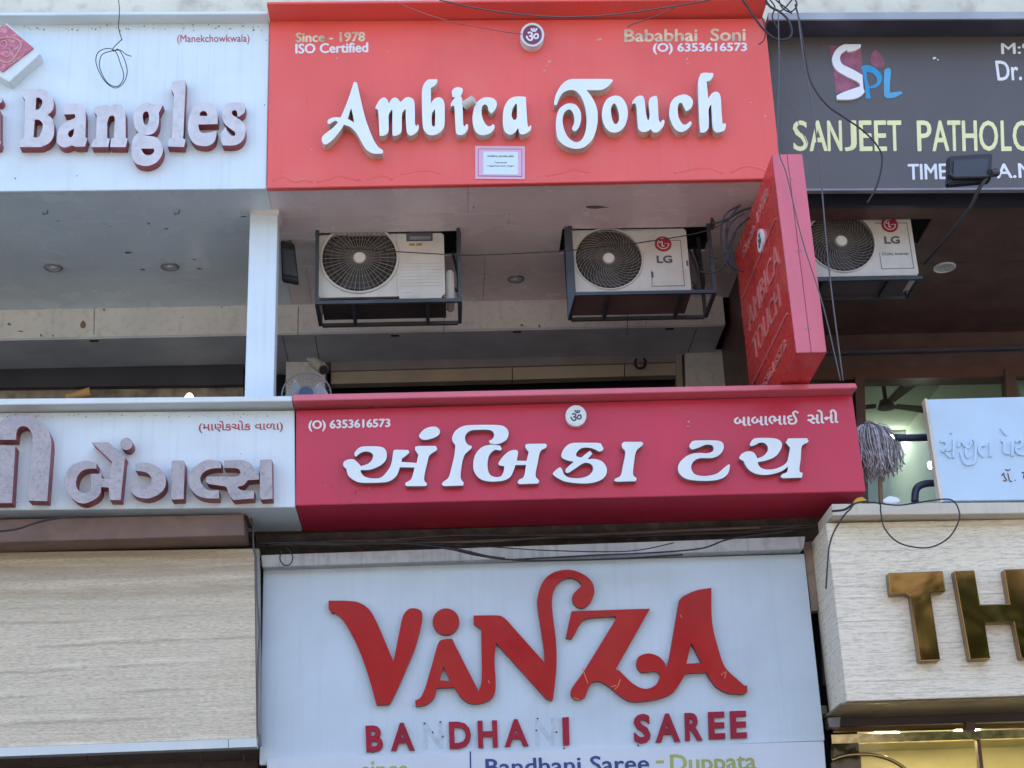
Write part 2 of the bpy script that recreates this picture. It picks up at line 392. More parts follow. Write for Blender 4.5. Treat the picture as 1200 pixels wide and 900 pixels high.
# ------------------------------------------------------------------ the building that carries the shops
bld = thing('shop_building', 'cream concrete building whose storeys carry all of the shop signs', 'building')
zc = P(600,215.2,YS).z+.012            # false ceiling under the upper signs
zm = P(700,585,YS).z                   # underside of the middle sign row
zb0 = P(285,393,11.98).z               # beam bottom
zmt = P(660,461,YL).z                  # top of the middle sign row
XR = P(909,215,YS).x; XL = P(312.5,221,YS).x
XA, XZ = -14, 16
struct_wall = []
def bx(n, lo, hi, m): return box(n, lo, hi, m, bld)
zt = P(600,14,YS-.13).z
bx('wall', (XA,10.14,P(600,26,YS).z+.05), (XZ,10.5,12.5), cream_wall)
bx('roof_slab', (XA,9.9,12.5), (XZ,26,12.8), concrete)
bx('floor_slab', (XA,10.62,zc+.75), (XZ,25,zc+1.0), concrete)
bx('rear_wall', (XA,25,0), (XZ,25.4,12.5), concrete)
bx('side_wall', (XA-.3,10.2,0), (XA,25.4,12.5), concrete)
bx('side_wall', (XZ,10.2,0), (XZ+.3,25.4,12.5), concrete)
bx('front_slab', (XA,YS+.3,P(600,26,YS).z-.16), (XZ,10.62,P(600,26,YS).z+.04), concrete)
bx('balcony_slab', (XA,YB,zm-.02), (P(985,600,YB).x,22,zm+.25), dirty_wall)
bx('balcony_slab', (P(985,600,YB).x+.02,10.42,P(1100,598,10.4).z-.2), (XZ,22,P(1100,598,10.4).z-.05), concrete)
# far wall of both upper shops
# false ceiling: panels with joints, cut out round the condenser units
def cpanel(x0, x1, y0, y1, z, m, th=.02, g=.0015): return box('ceiling_panel', (x0+g,y0+g,z), (x1-g,y1-g,z+th), m, bld)
def Yc(px, py, z): return PZ(px, py, z).y
y_a = Yc(430,252,zc); y_b = Yc(430,300,zc); y_bm = Yc(430,355.5,zc)
AY0 = Yc(455,272,zc)                     # front edge of the cut-outs
AX = [(P(369,300,AY0).x, P(541,300,AY0).x), (P(661,300,AY0).x, P(838,290,AY0).x)]
AY1 = AY0+.42
print('zc',zc,'zm',zm,'zmt',zmt,'AY0',AY0,'ybm',y_bm,'XL',XL,'XR',XR, 'ya',y_a,'yb',y_b)
for x0, x1 in ((XA,-6),(-6,-4.1),(-4.1,XL)):
    cpanel(x0, x1, YS+.02, AY0-.25, zc, ceil_g)
    cpanel(x0, x1, AY0-.25, Yc(100,327,zc), zc, ceil_g)
    cpanel(x0, x1, Yc(100,327,zc), y_bm+.02, zc, ceil_g)
XP = XL+.12
for x0, x1 in ((XL,.3),(.3,XR)): cpanel(x0, x1, YS+.02, y_a, zc, ceil_p)
for x0, x1 in ((XL,.62),(.62,XR)): cpanel(x0, x1, y_a, AY0, zc, ceil_p)
for x0, x1 in ((XL,AX[0][0]),(AX[0][1],AX[1][0]),(AX[1][1],XR)): cpanel(x0, x1, AY0, AY1, zc, ceil_p)
for x0, x1 in ((XL,-1.0),(-1.0,.45),(.45,XR)): cpanel(x0, x1, AY1, y_bm+.02, zc, ceil_p)
# beam behind, cream face and grey underside
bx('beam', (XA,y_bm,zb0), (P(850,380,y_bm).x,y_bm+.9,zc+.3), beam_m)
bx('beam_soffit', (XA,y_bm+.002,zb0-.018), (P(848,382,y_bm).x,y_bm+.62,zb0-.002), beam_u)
# white column on the left, cream column further back, partition to the brown shop
slab('column', [(293.2,246),(325.5,246),(320.2,480),(286.2,480)], 10.3, .16, white, bld, bevel=.004)
slab('column_cap', [(292.5,243),(327,243),(326.6,251.5),(292.8,251.5)], 10.29, .2, beam_m, bld)
Ybk = y_bm+.62
slab('column', [(803,411),(849,409),(851,480),(804,480)], Ybk-.06, .3, beam_m, bld)
slab('column', [(335,424),(381,424),(381,480),(335,480)], Ybk-.06, .3, beam_m, bld)
xp = P(884,330,YS+.25).x
bx('partition_wall', (XR+.005,YS+.2,zm+.3), (XR+.06,14.2,zc+.3), brown_dark)
# far wall of the left and middle upper shops
bx('dark_glazing', (XA,Ybk+.3,zm+.2), (XR,Ybk+.4,zb0+.2), mat('dark_shop_front', (.03,.028,.03), .3))
slab('shutter_box', [(-300,434),(285,426.5),(285,450.5),(-300,458)], Ybk-.02, .25, mat('dark_shutter_box', (.045,.045,.06), .5), bld)
slab('tan_strip', [(-300,458),(285,450.8),(285,480),(-300,480)], Ybk+.05, .2, mat('tan_front_strip', (.40,.34,.26), .6, var=.3, scale=9), bld)
slab('shutter_rail', [(388,423),(793,413.5),(793,424),(388,434.5)], Ybk-.03, .1, mat('grey_rail', (.32,.30,.29), .5), bld)
slab('shutter_guide', [(388,434.7),(600,428.5),(600,445),(388,450)], Ybk-.0, .1, mat('tan_guide', (.50,.43,.31), .5), bld)
slab('shutter_guide', [(601,428.5),(731.5,424.5),(731.5,441),(601,445)], Ybk-.0, .1, mat('tan_guide_clean', (.52,.45,.32), .5), bld)
slab('shutter_guide', [(732.5,424.4),(792,422.5),(792,439.5),(732.5,441)], Ybk-.0, .1, mat('tan_guide_dusty', (.46,.41,.32), .5), bld)
slab('shutter_post', [(792.5,413.4),(799,413.2),(801,480),(794,480)], Ybk-.04, .1, mat('tan_post', (.40,.35,.27), .5), bld)
# lower storey: dark walls between the fascia boards and the shop openings
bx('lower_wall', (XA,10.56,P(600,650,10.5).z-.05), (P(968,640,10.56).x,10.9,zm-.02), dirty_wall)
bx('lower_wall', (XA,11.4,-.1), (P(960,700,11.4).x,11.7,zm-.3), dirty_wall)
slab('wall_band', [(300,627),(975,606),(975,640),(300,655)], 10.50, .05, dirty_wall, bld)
bx('pier', (P(955,700,10.62).x,10.62,-.1), (P(985,700,10.62).x,11.6,zm-.3), mat('dark_pier', (.045,.042,.05), .7))
slab('post', [(941,636),(958,633),(966.5,714),(951,716)], 10.42, .1, wood_post, bld)
slab('post', [(958.5,630),(972,626),(979,800),(968,800)], 10.48, .1, wood_post, bld)
# ---------------- right-hand upper shop: brown ceiling, glazing and the room behind
zr = P(1060,240,10.3).z
Yw = 12.75
for y0, y1 in ((10.3,10.95),(10.95,11.75),(11.75,12.25),(12.25,Yw)):
    if y0 == 10.3:
        CUT = (P(930,300,AY0).x, P(1092,300,AY0).x)
        cpanel(XR+.07, CUT[0], y0, y1+.35, zr, brown_dark); cpanel(CUT[1], XZ, y0, y1+.35, zr, brown_dark)
        Y3 = Yc(1000,258,zr); cpanel(CUT[0], CUT[1], y0, Y3, zr, brown_dark); cpanel(CUT[0], CUT[1], Y3+.42, y1+.35, zr, brown_dark)
    else: cpanel(XR+.07, XZ, max(y0, 11.31), y1, zr, brown_dark)
slab('ceiling_fascia', [(935,223),(1500,221),(1500,239.5),(938,241.5)], 10.28, .04, mat('blue_black_fascia', (.03,.033,.05), .4), bld)
slab('header_beam', [(850,418),(1500,400),(1500,430),(850,441)], Yw-.1, .3, brown_dark, bld)
bx('header_wall', (XR+.07,Yw-.02,P(1100,425,Yw).z), (XZ,Yw+.09,zr+.9), brown_dark)
slab('header_trim', [(850,414.5),(1500,397),(1500,400),(850,418)], Yw-.16, .1, mat('blue_grey_trim', (.09,.09,.11), .4), bld)
slab('window_header', [(850,433),(1500,420),(1500,435),(850,447)], Yw-.14, .1, brown_frame, bld)
slab('window_post', [(1002,440),(1013,440),(1019.5,640),(1009,640)], Yw-.16, .12, brown_frame, bld)
slab('window_post', [(1177.5,432),(1190,432),(1206,640),(1193,640)], Yw-.16, .12, brown_frame, bld)
slab('window_post', [(1365,425),(1378,425),(1396,640),(1383,640)], Yw-.16, .12, brown_frame, bld)
slab('wall_panel', [(850,440),(1003,440),(1009,640),(850,640)], Yw-.05, .1, mat('beige_panel', (.26,.21,.17), .6), bld)
slab('window_pane', [(1013,436),(1178,433),(1194,640),(1019,640)], Yw-.1, .008, glass, bld)
slab('window_pane', [(1190,433),(1366,430),(1384,640),(1206,640)], Yw-.1, .008, glass, bld)
# room
rx0 = P(1003,440,Yw).x-.1; rx1 = P(1121,438.7,Yw).x+.02; rz0 = zm; rz1 = P(1121,438.7,Yw).z+.75; rx1 = PZ(1085,473,rz1).x
bx('room_ceiling', (rx0,Yw,rz1), (XZ,18,rz1+.1), room_m)
bx('room_wall', (rx1,Yw+.1,rz0), (rx1+.12,18,rz1), room_m)
bx('room_wall', (rx0-.12,Yw+.1,rz0), (rx0,18,rz1), room_m)
bx('room_wall', (rx0,18,rz0), (XZ,18.1,rz1), room_m)
# ---------------- lower left: opening under the stone fascia
bx('shop_soffit', (XA,10.32,P(100,884,10.3).z+.02), (P(303,870,10.3).x,11.4,P(100,884,10.3).z+.06), mat('brown_soffit', (.24,.18,.14), .6, var=.2, dirt=(.45,.32,.18), dirt_amt=.3, dirt_scale=5))
for px in (35, 101, 235, 285):
    slab('soffit_joint', [(px,884),(px+1.2,884),(px+1.6,892),(px+.4,892)], 10.36, .02, black_m, bld)
slab('brown_strip', [(-200,897),(302,888),(302,960),(-200,960)], 10.9, .1, mat('dark_brown_strip', (.13,.08,.06), .5, var=.3, scale=10), bld)
def ceil_blot(px, py, rx, ry, z, m, n=9):
    pts = [PZ(px+rx*math.cos(i*2*math.pi/n)*random.uniform(.5,1.2), py+ry*math.sin(i*2*math.pi/n)*random.uniform(.5,1.2), z-.0015) for i in range(n)]
    o = mesh('stain', pts, [tuple(range(n))], m, bld, recalc=False)
st_d = mat('stain_dark', (.16,.14,.13), .9); st_p = mat('stain_pale', (.80,.80,.74), .9); st_b = mat('stain_rust', (.28,.17,.10), .9)
for a in ((174,262,3,1.2,st_d),(129,265,1.2,.8,st_d),(150,296,5,1.5,st_d),(168,316,4,1,st_d),(233,315,5,1,st_d),(195,268,3,1,st_d),(228,304,3,.8,st_d),(68,259,2.5,1,st_d),(285,254,5,1,st_d),(174,270,3,7,st_p),(207,320,1.6,1.4,st_p),(555,243,1.2,1.2,st_d),(586,354,1.2,1,st_d),(697,243,16,2,st_d),(835,262,4,8,st_d)):
    ceil_blot(a[0], a[1], a[2], a[3], zc, a[4])
def face_blot(px, py, rx, ry, m, Y):
    n = 8; mesh('stain', [P(px+rx*math.cos(i*2*math.pi/n)*random.uniform(.4,1.2), py+ry*math.sin(i*2*math.pi/n)*random.uniform(.4,1.2), Y-.0015) for i in range(n)], [tuple(range(n))], m, bld, recalc=False)
for a in ((97,381,4,5,st_b),(10,380,3,2,st_b),(24,388,4,1,st_b),(48,393,1.6,2.5,st_d),(62,393,1.5,2,st_b),(122,362.5,1.6,2,st_d),(260,360,1.3,2,st_d),(632,382,1.5,2.2,st_b),(612,381,3,2,st_b),(757,378,1.3,1,st_d),(214,372,1.5,1,st_b)):
    face_blot(*a, y_bm)
for px in (331, 369, 812):
    a = PZ(px, 396, zb0-.02); bx('soffit_joint', (a.x, y_bm+.03, zb0-.0215), (a.x+.006, y_bm+.6, zb0-.0185), black_m)
for px in (349, 110, 520, 735):
    slab('beam_joint', [(px,359),(px+.9,359),(px+.6,392),(px-.3,392)], y_bm-.002, .003, st_d, bld)
for px, py in ((110,398.5),(463,392.5),(606,388),(785,384.5)):
    a = PZ(px, py, zb0-.02); bx('vent_slot', (a.x-.035, a.y, zb0-.024), (a.x+.035, a.y+.03, zb0-.0185), black_m)
settle(bld)
# ---------------- buildings across the street, seen only in reflections and as bounce light
opp = thing('opposite_building', 'plain three storey building on the other side of the street', 'building')
ow = mat('opposite_plaster', (.36,.32,.27), .9, var=.1); od = mat('opposite_glass', (.03,.04,.05), .1)
box('wall', (-45,-20,0), (45,-11,11), ow, opp)
wm = None
for k in range(26):
    for j in range(3):
        x = -42+k*3.3; z = 1+j*3.4
        o_ = box('window', (x,-11,z), (x+1.7,-10.9,z+1.7), od, opp) if wm is None else link(bpy.data.objects.new('window', wm.data), opp)
        if wm is None: wm = o_; wx, wz = x, z
        else: o_.location = (x-wx, 0, z-wz)

# shade trees along the far kerb; they show in the brass letters and the shop's mirror band
leaf_m = mat('leaf_green', (.06,.10,.03), .6, var=.3, scale=2); bark = mat('bark', (.12,.09,.06), .9, var=.2)
def street_tree(label, x, y, h, r, seed):
    t = thing('street_tree', label, 'tree', 'shade trees across the street'); R_ = random.Random(seed)
    tk = MB(); top = Vector((x+R_.uniform(-.3,.3), y, h*.55)); tk.cyl((x,y,0), top, .22, .13, 10)
    for k in range(7):
        a = k*.9+R_.random(); e_ = top+Vector((math.cos(a)*r*.6, math.sin(a)*r*.6, R_.uniform(.2,.9)*r)); tk.cyl(top-Vector((0,0,R_.uniform(0,1))), e_, .08, .03, 6)
    tk.build('trunk', bark, t)
    lv = MB(); cs = [Vector((R_.gauss(0,.45)*r, R_.gauss(0,.45)*r, R_.gauss(0,.32)*r)) for _ in range(34)]
    for c0 in cs:
        for _ in range(95):
            p = Vector((x,y,h*.72))+c0+Vector((R_.gauss(0,1),R_.gauss(0,1),R_.gauss(0,.8)))*r*.16
            u = Vector((R_.gauss(0,1),R_.gauss(0,1),R_.gauss(0,1))).normalized(); v_ = u.orthogonal().normalized(); s_ = R_.uniform(.09,.17)
            lv.add([p-u*s_, p+v_*s_*.5, p+u*s_, p-v_*s_*.5], [(0,1,2,3)])
    lv.build('crown', leaf_m, t, recalc=False); settle(t)
street_tree('leafy shade tree straight across from the brass letters', 9.2, -6.2, 9.6, 2.6, 1)
street_tree('leafy shade tree further right along the far kerb', 16.5, -6.4, 8.6, 2.4, 2)
street_tree('leafy shade tree at the left end of the far kerb', -9.5, -6.6, 8.0, 2.2, 3)
# ------------------------------------------------------------------ sign boards
def board(name, label, face, Y, depth, m, lip=None, lipY=None, lipm=None, under=True, cat='sign', bevel=.004):
    t = thing(name, label, cat)
    slab('panel', face, Y, depth, m, t, bevel=bevel)
    if lip: slab('top_lip', lip, lipY, Y-lipY+max(depth*.6, .1), lipm or m, t, bevel=.004)
    return t
LP = []
# upper left (English bangles sign)
s1 = board('shop_sign', 'white upper sign board reading Bangles in silver letters with maroon sides', [(-240,30.5),(315.6,24),(312,221),(-240,226.5)], YS, .03, white, [(-240,15.5),(313.5,12.8),(313.5,16.4),(-240,19.5)], YS-.12, white_trim)
BG = (0,85,7.5); BH = (145,85,7.5)
LD = .08
def letters(parent, Y, depth, mats, specs, bevel=.003):
    for (ox, oy, s), *ls in specs:
        glyph('letter', [loop(l, ox, oy, s) if isinstance(l, str) else l for l in ls], Y, depth, mats, parent, bevel)
SB = [letter_silver, maroon_side]
i_dot = circle(-2.2, 85+235/7.5, 5.2)
letters(s1, YS, LD, SB, [
 (BG, '205,145* 370,145 430,175 465,225 470,300 450,345 420,370* 460,410 475,470 470,560 430,620 360,655* 172,655* 165,638* 185,582* 210,580* 218,400* 220,240* 190,195*', '318,222* 340,220 368,240 370,275 350,315 313,330*', '305,415* 340,415 372,445 372,500 350,550 335,570* 295,570*'),
 (BG, '565,320 590,290 650,272 710,285 745,320 755,380* 750,570* 768,580* 748,650* 665,652* 632,640* 590,655 545,655 505,620 498,570 515,500 550,455 598,425* 655,400 662,380* 655,365* 563,368*', '652,493* 610,515 597,545 617,570 642,550'),
 (BG, '835,300* 945,283* 965,300* 1000,283 1050,280 1085,305 1103,360* 1105,570* 1122,583* 1105,655* 967,655* 977,580* 1000,575* 1008,400 990,378 960,390 942,440* 942,575* 966,582* 950,655* 805,655* 800,640* 820,590* 845,580* 850,375* 825,345*'),
 (BH, '345,285* 340,272* 290,280 250,280 215,263 160,275 105,320 85,390 95,470 115,510 130,528* 95,560 72,620 70,720 100,790 150,815 215,820 285,790 330,735 345,670 325,610 285,570 230,558 175,550* 250,540 295,490 310,420 308,355*', '185,345 210,345 222,380 218,430 200,462 180,450 168,410 168,370', '152,668* 265,668* 268,692 245,720 210,728 175,710'),
 (BH, '425,80* 540,62* 545,92* 525,540* 520,575* 545,590* 530,655* 385,650* 380,635* 395,580* 420,575* 440,190* 415,150* 418,120*'),
 (BH, '710,262 770,275 810,320 825,380 825,452* 656,457* 662,500 690,530 730,530 820,512* 800,600 750,640 690,645 620,625 575,560 562,480 575,390 610,310 660,270', '670,380* 670,355 690,340 715,340 732,360 732,382*'),
 (BH, '1060,265* 1070,300 1060,355* 1010,390* 1000,385* 995,345 975,330 950,345 960,375 1000,400 1050,440 1070,500 1060,570 1020,620 960,640 870,640* 855,600 850,535* 895,478* 910,515 945,552 975,555 980,530 960,510 920,480 880,440 865,380 870,320 900,280 950,263'),
 (BG, i_dot), (BG, '-60,330* 0,325* 0,600* 8,610* -5,655* -90,655* -70,600* -60,590*')])
text('printed_text', '(Manekchowkwala)', [(207.7,40.6),(292.3,40.2),(292.3,51.6),(207.7,52)], YS, red_txt, s1, bold=.0)
# diamond logo box of the same sign (separate plastic box)
lg = thing('logo_box', 'white edged diamond box with a red swirl emblem hung above Bangles', 'logo box')
def Tz(pts): return [(x/3.75, y/3.75) for x, y in pts]
slab('box', Tz([(28,100),(150,205),(178,236),(40,360),(5,340),(-80,290),(-90,190)]), YS-.10, .10, white_trim, lg, bevel=.004)
slab('face', Tz([(22,104),(146,210),(10,315),(-80,240),(-70,170)]), YS-.115, .014, mat('emblem_red_face', (.52,.13,.20), .4, var=.1, scale=20, dirt=(.66,.5,.46), dirt_amt=.6, dirt_scale=30), lg)
for q in ([(0,170),(45,165),(90,185),(85,220),(40,275),(0,265)],):
    m_ = MB().tube([P(x/3.75, y/3.75, YS-.117) for x, y in curve_pts(q, 5)], .006, 5)
    m_.build('emblem_line', mat('emblem_cream', (.62,.42,.36), .5), lg)
m_ = MB().tube([P(x/3.75, y/3.75, YS-.117) for x, y in curve_pts([(5,185),(22,180),(30,198),(18,212),(38,215),(48,230),(32,250),(8,240)], 5)], .005, 5)
m_.build('emblem_swirl', mat('emblem_pale', (.62,.36,.36), .5), lg)
settle(lg)
# upper middle (Ambica Touch)
YT = YS-.02
s2 = board('shop_sign', 'coral red upper sign board reading Ambica Touch in white raised letters', [(316,24.5),(896.5,21.5),(916,209),(312.6,220.6)], YT, .05, red_top, [(312.5,2.0),(899,-3.5),(900,-.5),(312.5,4.8)], YT-.21, red_top)
AM = (370,80,8.036); BI = (490,80,8.036); TO = (640,80,8.036); CH = (730,75,8.654)
WL = [letter_w, letter_side]
letters(s2, YT, .085, WL, [
 (AM, '358,130* 385,130* 395,165 430,320 470,480 530,640 580,730 635,775* 630,802* 560,805 510,790 460,745 390,620 330,555 265,530* 235,580 170,660 120,705 85,718 60,690 60,650 90,615 150,570 210,510* 185,495 150,510 125,528* 110,505 125,480 170,462 235,462* 275,370 320,250', '333,375* 300,475* 362,510* 350,440'),
 (AM, '560,380* 565,360 600,300 640,275 670,290 690,330* 720,285 760,278 800,320* 840,280 880,272 920,295 932,350 935,520 950,548* 960,528 970,545 960,590 910,630 880,630 858,600 848,480 848,390* 840,385* 812,430 808,590 770,630 730,635 722,620 722,400* 715,390* 687,440 685,590 650,630 605,635 600,610 590,420 580,385'),
 (BI, '100,105 180,103* 178,135 150,168 120,185* 120,330* 150,290 190,272 230,290 248,340 250,480 240,560 195,610 140,630 90,620 50,570 40,480 35,300 38,200 60,140', '155,385* 130,430 130,530 145,548 158,540 160,400'),
 (BI, '305,350* 315,320 350,275 385,262 410,275 418,320 425,530 440,550* 455,525 470,540 465,580 430,620 390,628 360,610 350,520 342,370 330,348 315,362*'),
 (BI, '690,425* 665,400 655,360 625,340 600,370 600,440 620,500 650,540 680,545 705,525* 720,545 710,580 670,615 600,630 545,600 515,520 515,430 540,340 590,290 640,272 700,280 735,310 740,350 720,395'),
 (BI, '1015,270* 1015,300 1030,530 1045,558* 1055,535 1065,555 1050,590 1000,620 960,615 940,562* 910,605 865,625 820,600 800,540 798,450 810,370 850,300 900,270 960,265', '920,330* 890,380 880,440 895,480 915,485 930,460 930,340'),
 (TO, '600,100* 625,108 620,130 570,180 510,205 380,205* 430,270 470,350 485,430 480,540 440,660 370,735 290,758 200,740 120,680 95,590 95,480 120,390 170,345 220,330 280,345 320,400 330,470 315,540 280,590 250,585* 245,560 265,510 260,440 235,395 205,390 170,420 155,480 165,560 200,640 260,690 310,690 350,650 375,570 380,460 365,360 330,270 280,215 220,205 160,230 125,280 100,345* 80,345 75,320 95,240 150,150 220,105 300,100'),
 (TO, '650,257 710,275 755,340 770,420 755,510 710,580 650,605 590,590 545,530 525,440 540,350 580,285', '640,330 665,360 685,430 685,490 660,525 635,510 615,450 612,370'),
 (TO, '810,338* 815,310 850,270 890,257 920,275 930,330 945,450 962,490 975,440 965,330 985,275 1040,258* 1050,300 1060,480 1075,512* 1100,485 1115,500 1100,550 1050,600 1010,600 985,572* 960,590 910,600 870,570 860,500 850,360 835,330'),
 (CH, '640,478* 620,440 600,400 575,395 558,430 560,520 590,590 625,615 660,600 680,578* 695,590 690,620 650,665 590,690 530,660 490,590 470,520 480,410 520,345 580,315 640,310 690,340 710,380 700,430 670,465'),
 (CH, '790,95* 830,88 915,92* 912,130 880,170 848,178* 855,240 865,350* 900,300 940,280 975,295 992,345 1000,480 1010,607* 1035,600* 1045,620 1030,670 985,690 940,690 910,640 900,480 895,407* 870,460 870,640 830,690 785,695* 780,660 768,450 762,250 765,160')])
letters(s2, YT, .03, WL, [(BI, '322,270* 318,215 345,185 385,178 415,190 420,215 400,262 360,275')])
text('printed_text', 'Since - 1978', [(347,38.5),(427.5,37.6),(427.5,48.2),(347,49.4)], YT, peach_txt, s2, bold=.0, fat=.58)
text('printed_text', 'ISO Certified', [(346.6,51.6),(431,49.8),(431,61),(346.6,62.6)], YT, white_txt, s2, bold=.0, fat=.58)
text('printed_text', 'Bababhai  Soni', [(732,34.8),(873.3,33.2),(873.3,47.6),(732,48.8)], YT, peach_txt, s2, bold=.0, fat=.58)
text('printed_text', '(O) 6353616573', [(765.7,50.8),(875,50.2),(875,62.6),(765.7,63.6)], YT, white_txt, s2, bold=.0, fat=.58)
def om_badge(label, cx, cy, r, Y, d, face, side, tx):
    t = thing('om_badge', label, 'badge')
    pts, fs = fill([circle(cx, cy, r)])
    solid('disc', pts, fs, lambda x, y: P(x, y, Y-d), d-.001, [side, side], t, .004)
    pts, fs = fill([circle(cx, cy, r*.8)])
    solid('face', pts, fs, lambda x, y: P(x, y, Y-d-.004), .0035, [face, face], t)
    k = r*.56
    text('om_symbol', '\u0950', [(cx-k,cy-k),(cx+k,cy-k),(cx+k,cy+k*.95),(cx-k,cy+k*.95)], Y-d-.004, tx, t, bold=.015)
    settle(t)
om_badge('round white rimmed om badge on the coral red upper sign', 623.8, 40.5, 14, YT, .075, mat('badge_plum', (.25,.04,.09), .4), white_trim, white_txt)
# certificate notice
nq = [(557,171),(615,171.5),(615,210),(557,209.5)]
nt_ = thing('paper_notice', 'pink bordered paper certificate stuck below Ambica Touch', 'notice')
slab('outer_sheet', nq, YT-.006, .004, pink_p, nt_)
slab('border', [(560,174),(612,174.3),(612,207),(560,206.6)], YT-.008, .0015, lilac_p, nt_)
slab('mid_sheet', [(561,175),(611,175.3),(611,206),(561,205.6)], YT-.010, .0015, pink_p, nt_)
slab('inner_sheet', [(566.5,177.6),(607,178),(607,204.6),(566.5,204.2)], YT-.012, .0015, paper, nt_)
text('printed_text', 'AMBICA JEWELLERS', [(571,182),(602,182.2),(602,184.4),(571,184.2)], YT-.0125, text_dark, nt_, depth=.002, bold=0)
text('printed_text', 'Trade mark notice', [(580,189.5),(594,189.6),(594,191),(580,191)], YT-.0125, text_dark, nt_, depth=.002, bold=0)
text('printed_text', 'registered sign', [(571,193.5),(602,193.6),(602,195.3),(571,195.2)], YT-.0125, text_dark, nt_, depth=.002, bold=0)
settle(nt_)
# vinyl ripples near the lower edge and chips
for seg in ([(320,213),(332,208),(345,214),(356,212),(366,214)], [(372,214),(384,211),(398,207),(410,210),(422,212)], [(430,211),(448,207),(460,211)], [(470,205),(487,202),(502,201),(516,204)], [(640,207),(660,203),(672,200),(690,203)], [(790,204),(812,199),(830,198),(846,204)], [(856,203),(872,196),(888,198),(900,203)]):
    MB().tube([P(x, y, YT+.0155) for x, y in curve_pts(seg, 6)], .0205, 8).build('vinyl_ripple', red_top, s2, smooth=True)

# spot lamp behind the letter i
sp = thing('spot_lamp', 'small white tube lamp sticking out beside the letter i', 'lamp')
MB().cyl(P(544,124,YT-.055), P(555.5,117,YT-.10), .036, .036, 20).build('housing', ac_w, sp, smooth=False)
MB().cyl(P(543,125,YT-.03), P(545,124,YT-.06), .028, .028, 16).build('neck', black_m, sp)
settle(sp)
# upper right (pathology)
YP = 10.06
s3 = board('shop_sign', 'slate grey upper sign board for the pathology laboratory', [(896,41.5),(1500,37),(1500,219.5),(914,222.3)], YP, .05, grey_board)
slab('top_lip', [(900,15),(1500,12.5),(1500,20.5),(901,22.8)], YP-.26, .02, mat('lip_grey', (.36,.38,.42), .4), s3)
slab('lip_underside', [(900.5,15.4),(1500,13),(1500,20.3),(901.3,22.4)], YP-.24, .3, mat('lip_underside_shade', (.06,.06,.09), .5), s3)  # lip underside, with the shade below the lip put into its dark colour
slab('bottom_trim', [(914,221.2),(1500,218.4),(1500,220.6),(914,223.4)], YP-.006, .05, mat('trim_grey', (.26,.25,.30), .4), s3)
SPL = (960,40,10.227)
def flat(parent, name, spec, Y, m, off=.002):
    (ox, oy, s), *ls = spec
    pts, fs = fill([loop(l, ox, oy, s) for l in ls])
    return solid(name, pts, fs, lambda x, y: P(x, y, Y-off), .0015, m, parent)
flat(s3, 'logo_square', (SPL, '120,130* 500,170* 525,480* 490,640* 205,705* 160,400'), YP, logo_red)
flat(s3, 'logo_drop', (SPL, '670,190 760,280 775,380 700,405 625,350 615,280'), YP, logo_red)
flat(s3, 'logo_letter', (SPL, '500,400* 540,375 620,380 700,430 750,500 740,580 680,640 600,652* 605,700 622,770* 558,775* 545,600 520,450', '570,450* 640,470 690,530 680,590 600,632* 575,540'), YP, logo_blue, .004)
flat(s3, 'logo_letter', (SPL, '785,430 830,405 860,440 850,560 845,702* 980,688 1000,710* 900,760 810,770* 780,740 775,600 780,480'), YP, logo_blue2, .004)
letters(s3, YP, .02, [white_txt, white_txt], [(SPL, '300,120* 500,120* 500,155* 430,195 345,212* 335,190* 270,230 250,290 280,360 400,420 520,490* 530,640 545,690* 500,740 390,782 215,782* 210,735* 300,690 480,630* 490,600 450,565 300,490 200,420 155,320 175,230 230,160')], bevel=0)
def z3(a, b, c, d, ox=880, oy=0): return [(ox+x/3.75, oy+y/3.75) for x, y in (a, b, c, d)]
for s_, x0, x1 in (('S',187,248),('A',258,333),('N',338,398),('J',412,462),('E',478,530),('E',544,594),('T',602,660),('P',732,792),('A',798,868),('T',866,920),('H',930,992),('O',1004,1084),('L',1100,1142),('O',1152,1234),('G',1240,1318),('Y',1316,1398)):
    text('letter', s_, z3((x0-2,531),(x1-2,530.5),(x1+2,662),(x0+2,663)), YP, [cream_txt, grey_board], s3, bold=.0, fat=.62)
text('printed_text', 'TIME', z3((690,722),(858,720),(862,786),(692,789)), YP, white_txt, s3, bold=.0, fat=.5)
text('printed_text', ': 8', z3((885,722),(985,720),(989,786),(887,788)), YP, white_txt, s3, bold=.0, fat=.5)
text('printed_text', 'A.M', z3((1078,720),(1238,717),(1242,780),(1082,783)), YP, white_txt, s3, bold=.0, fat=.5)
text('printed_text', 'M:9', z3((1100,190),(1232,188),(1234,235),(1102,237)), YP, white_txt, s3, bold=.0, fat=.5)
text('printed_text', 'Dr.', z3((1074,268),(1186,266),(1190,352),(1086,354)), YP, white_txt, s3, bold=.0, fat=.5)
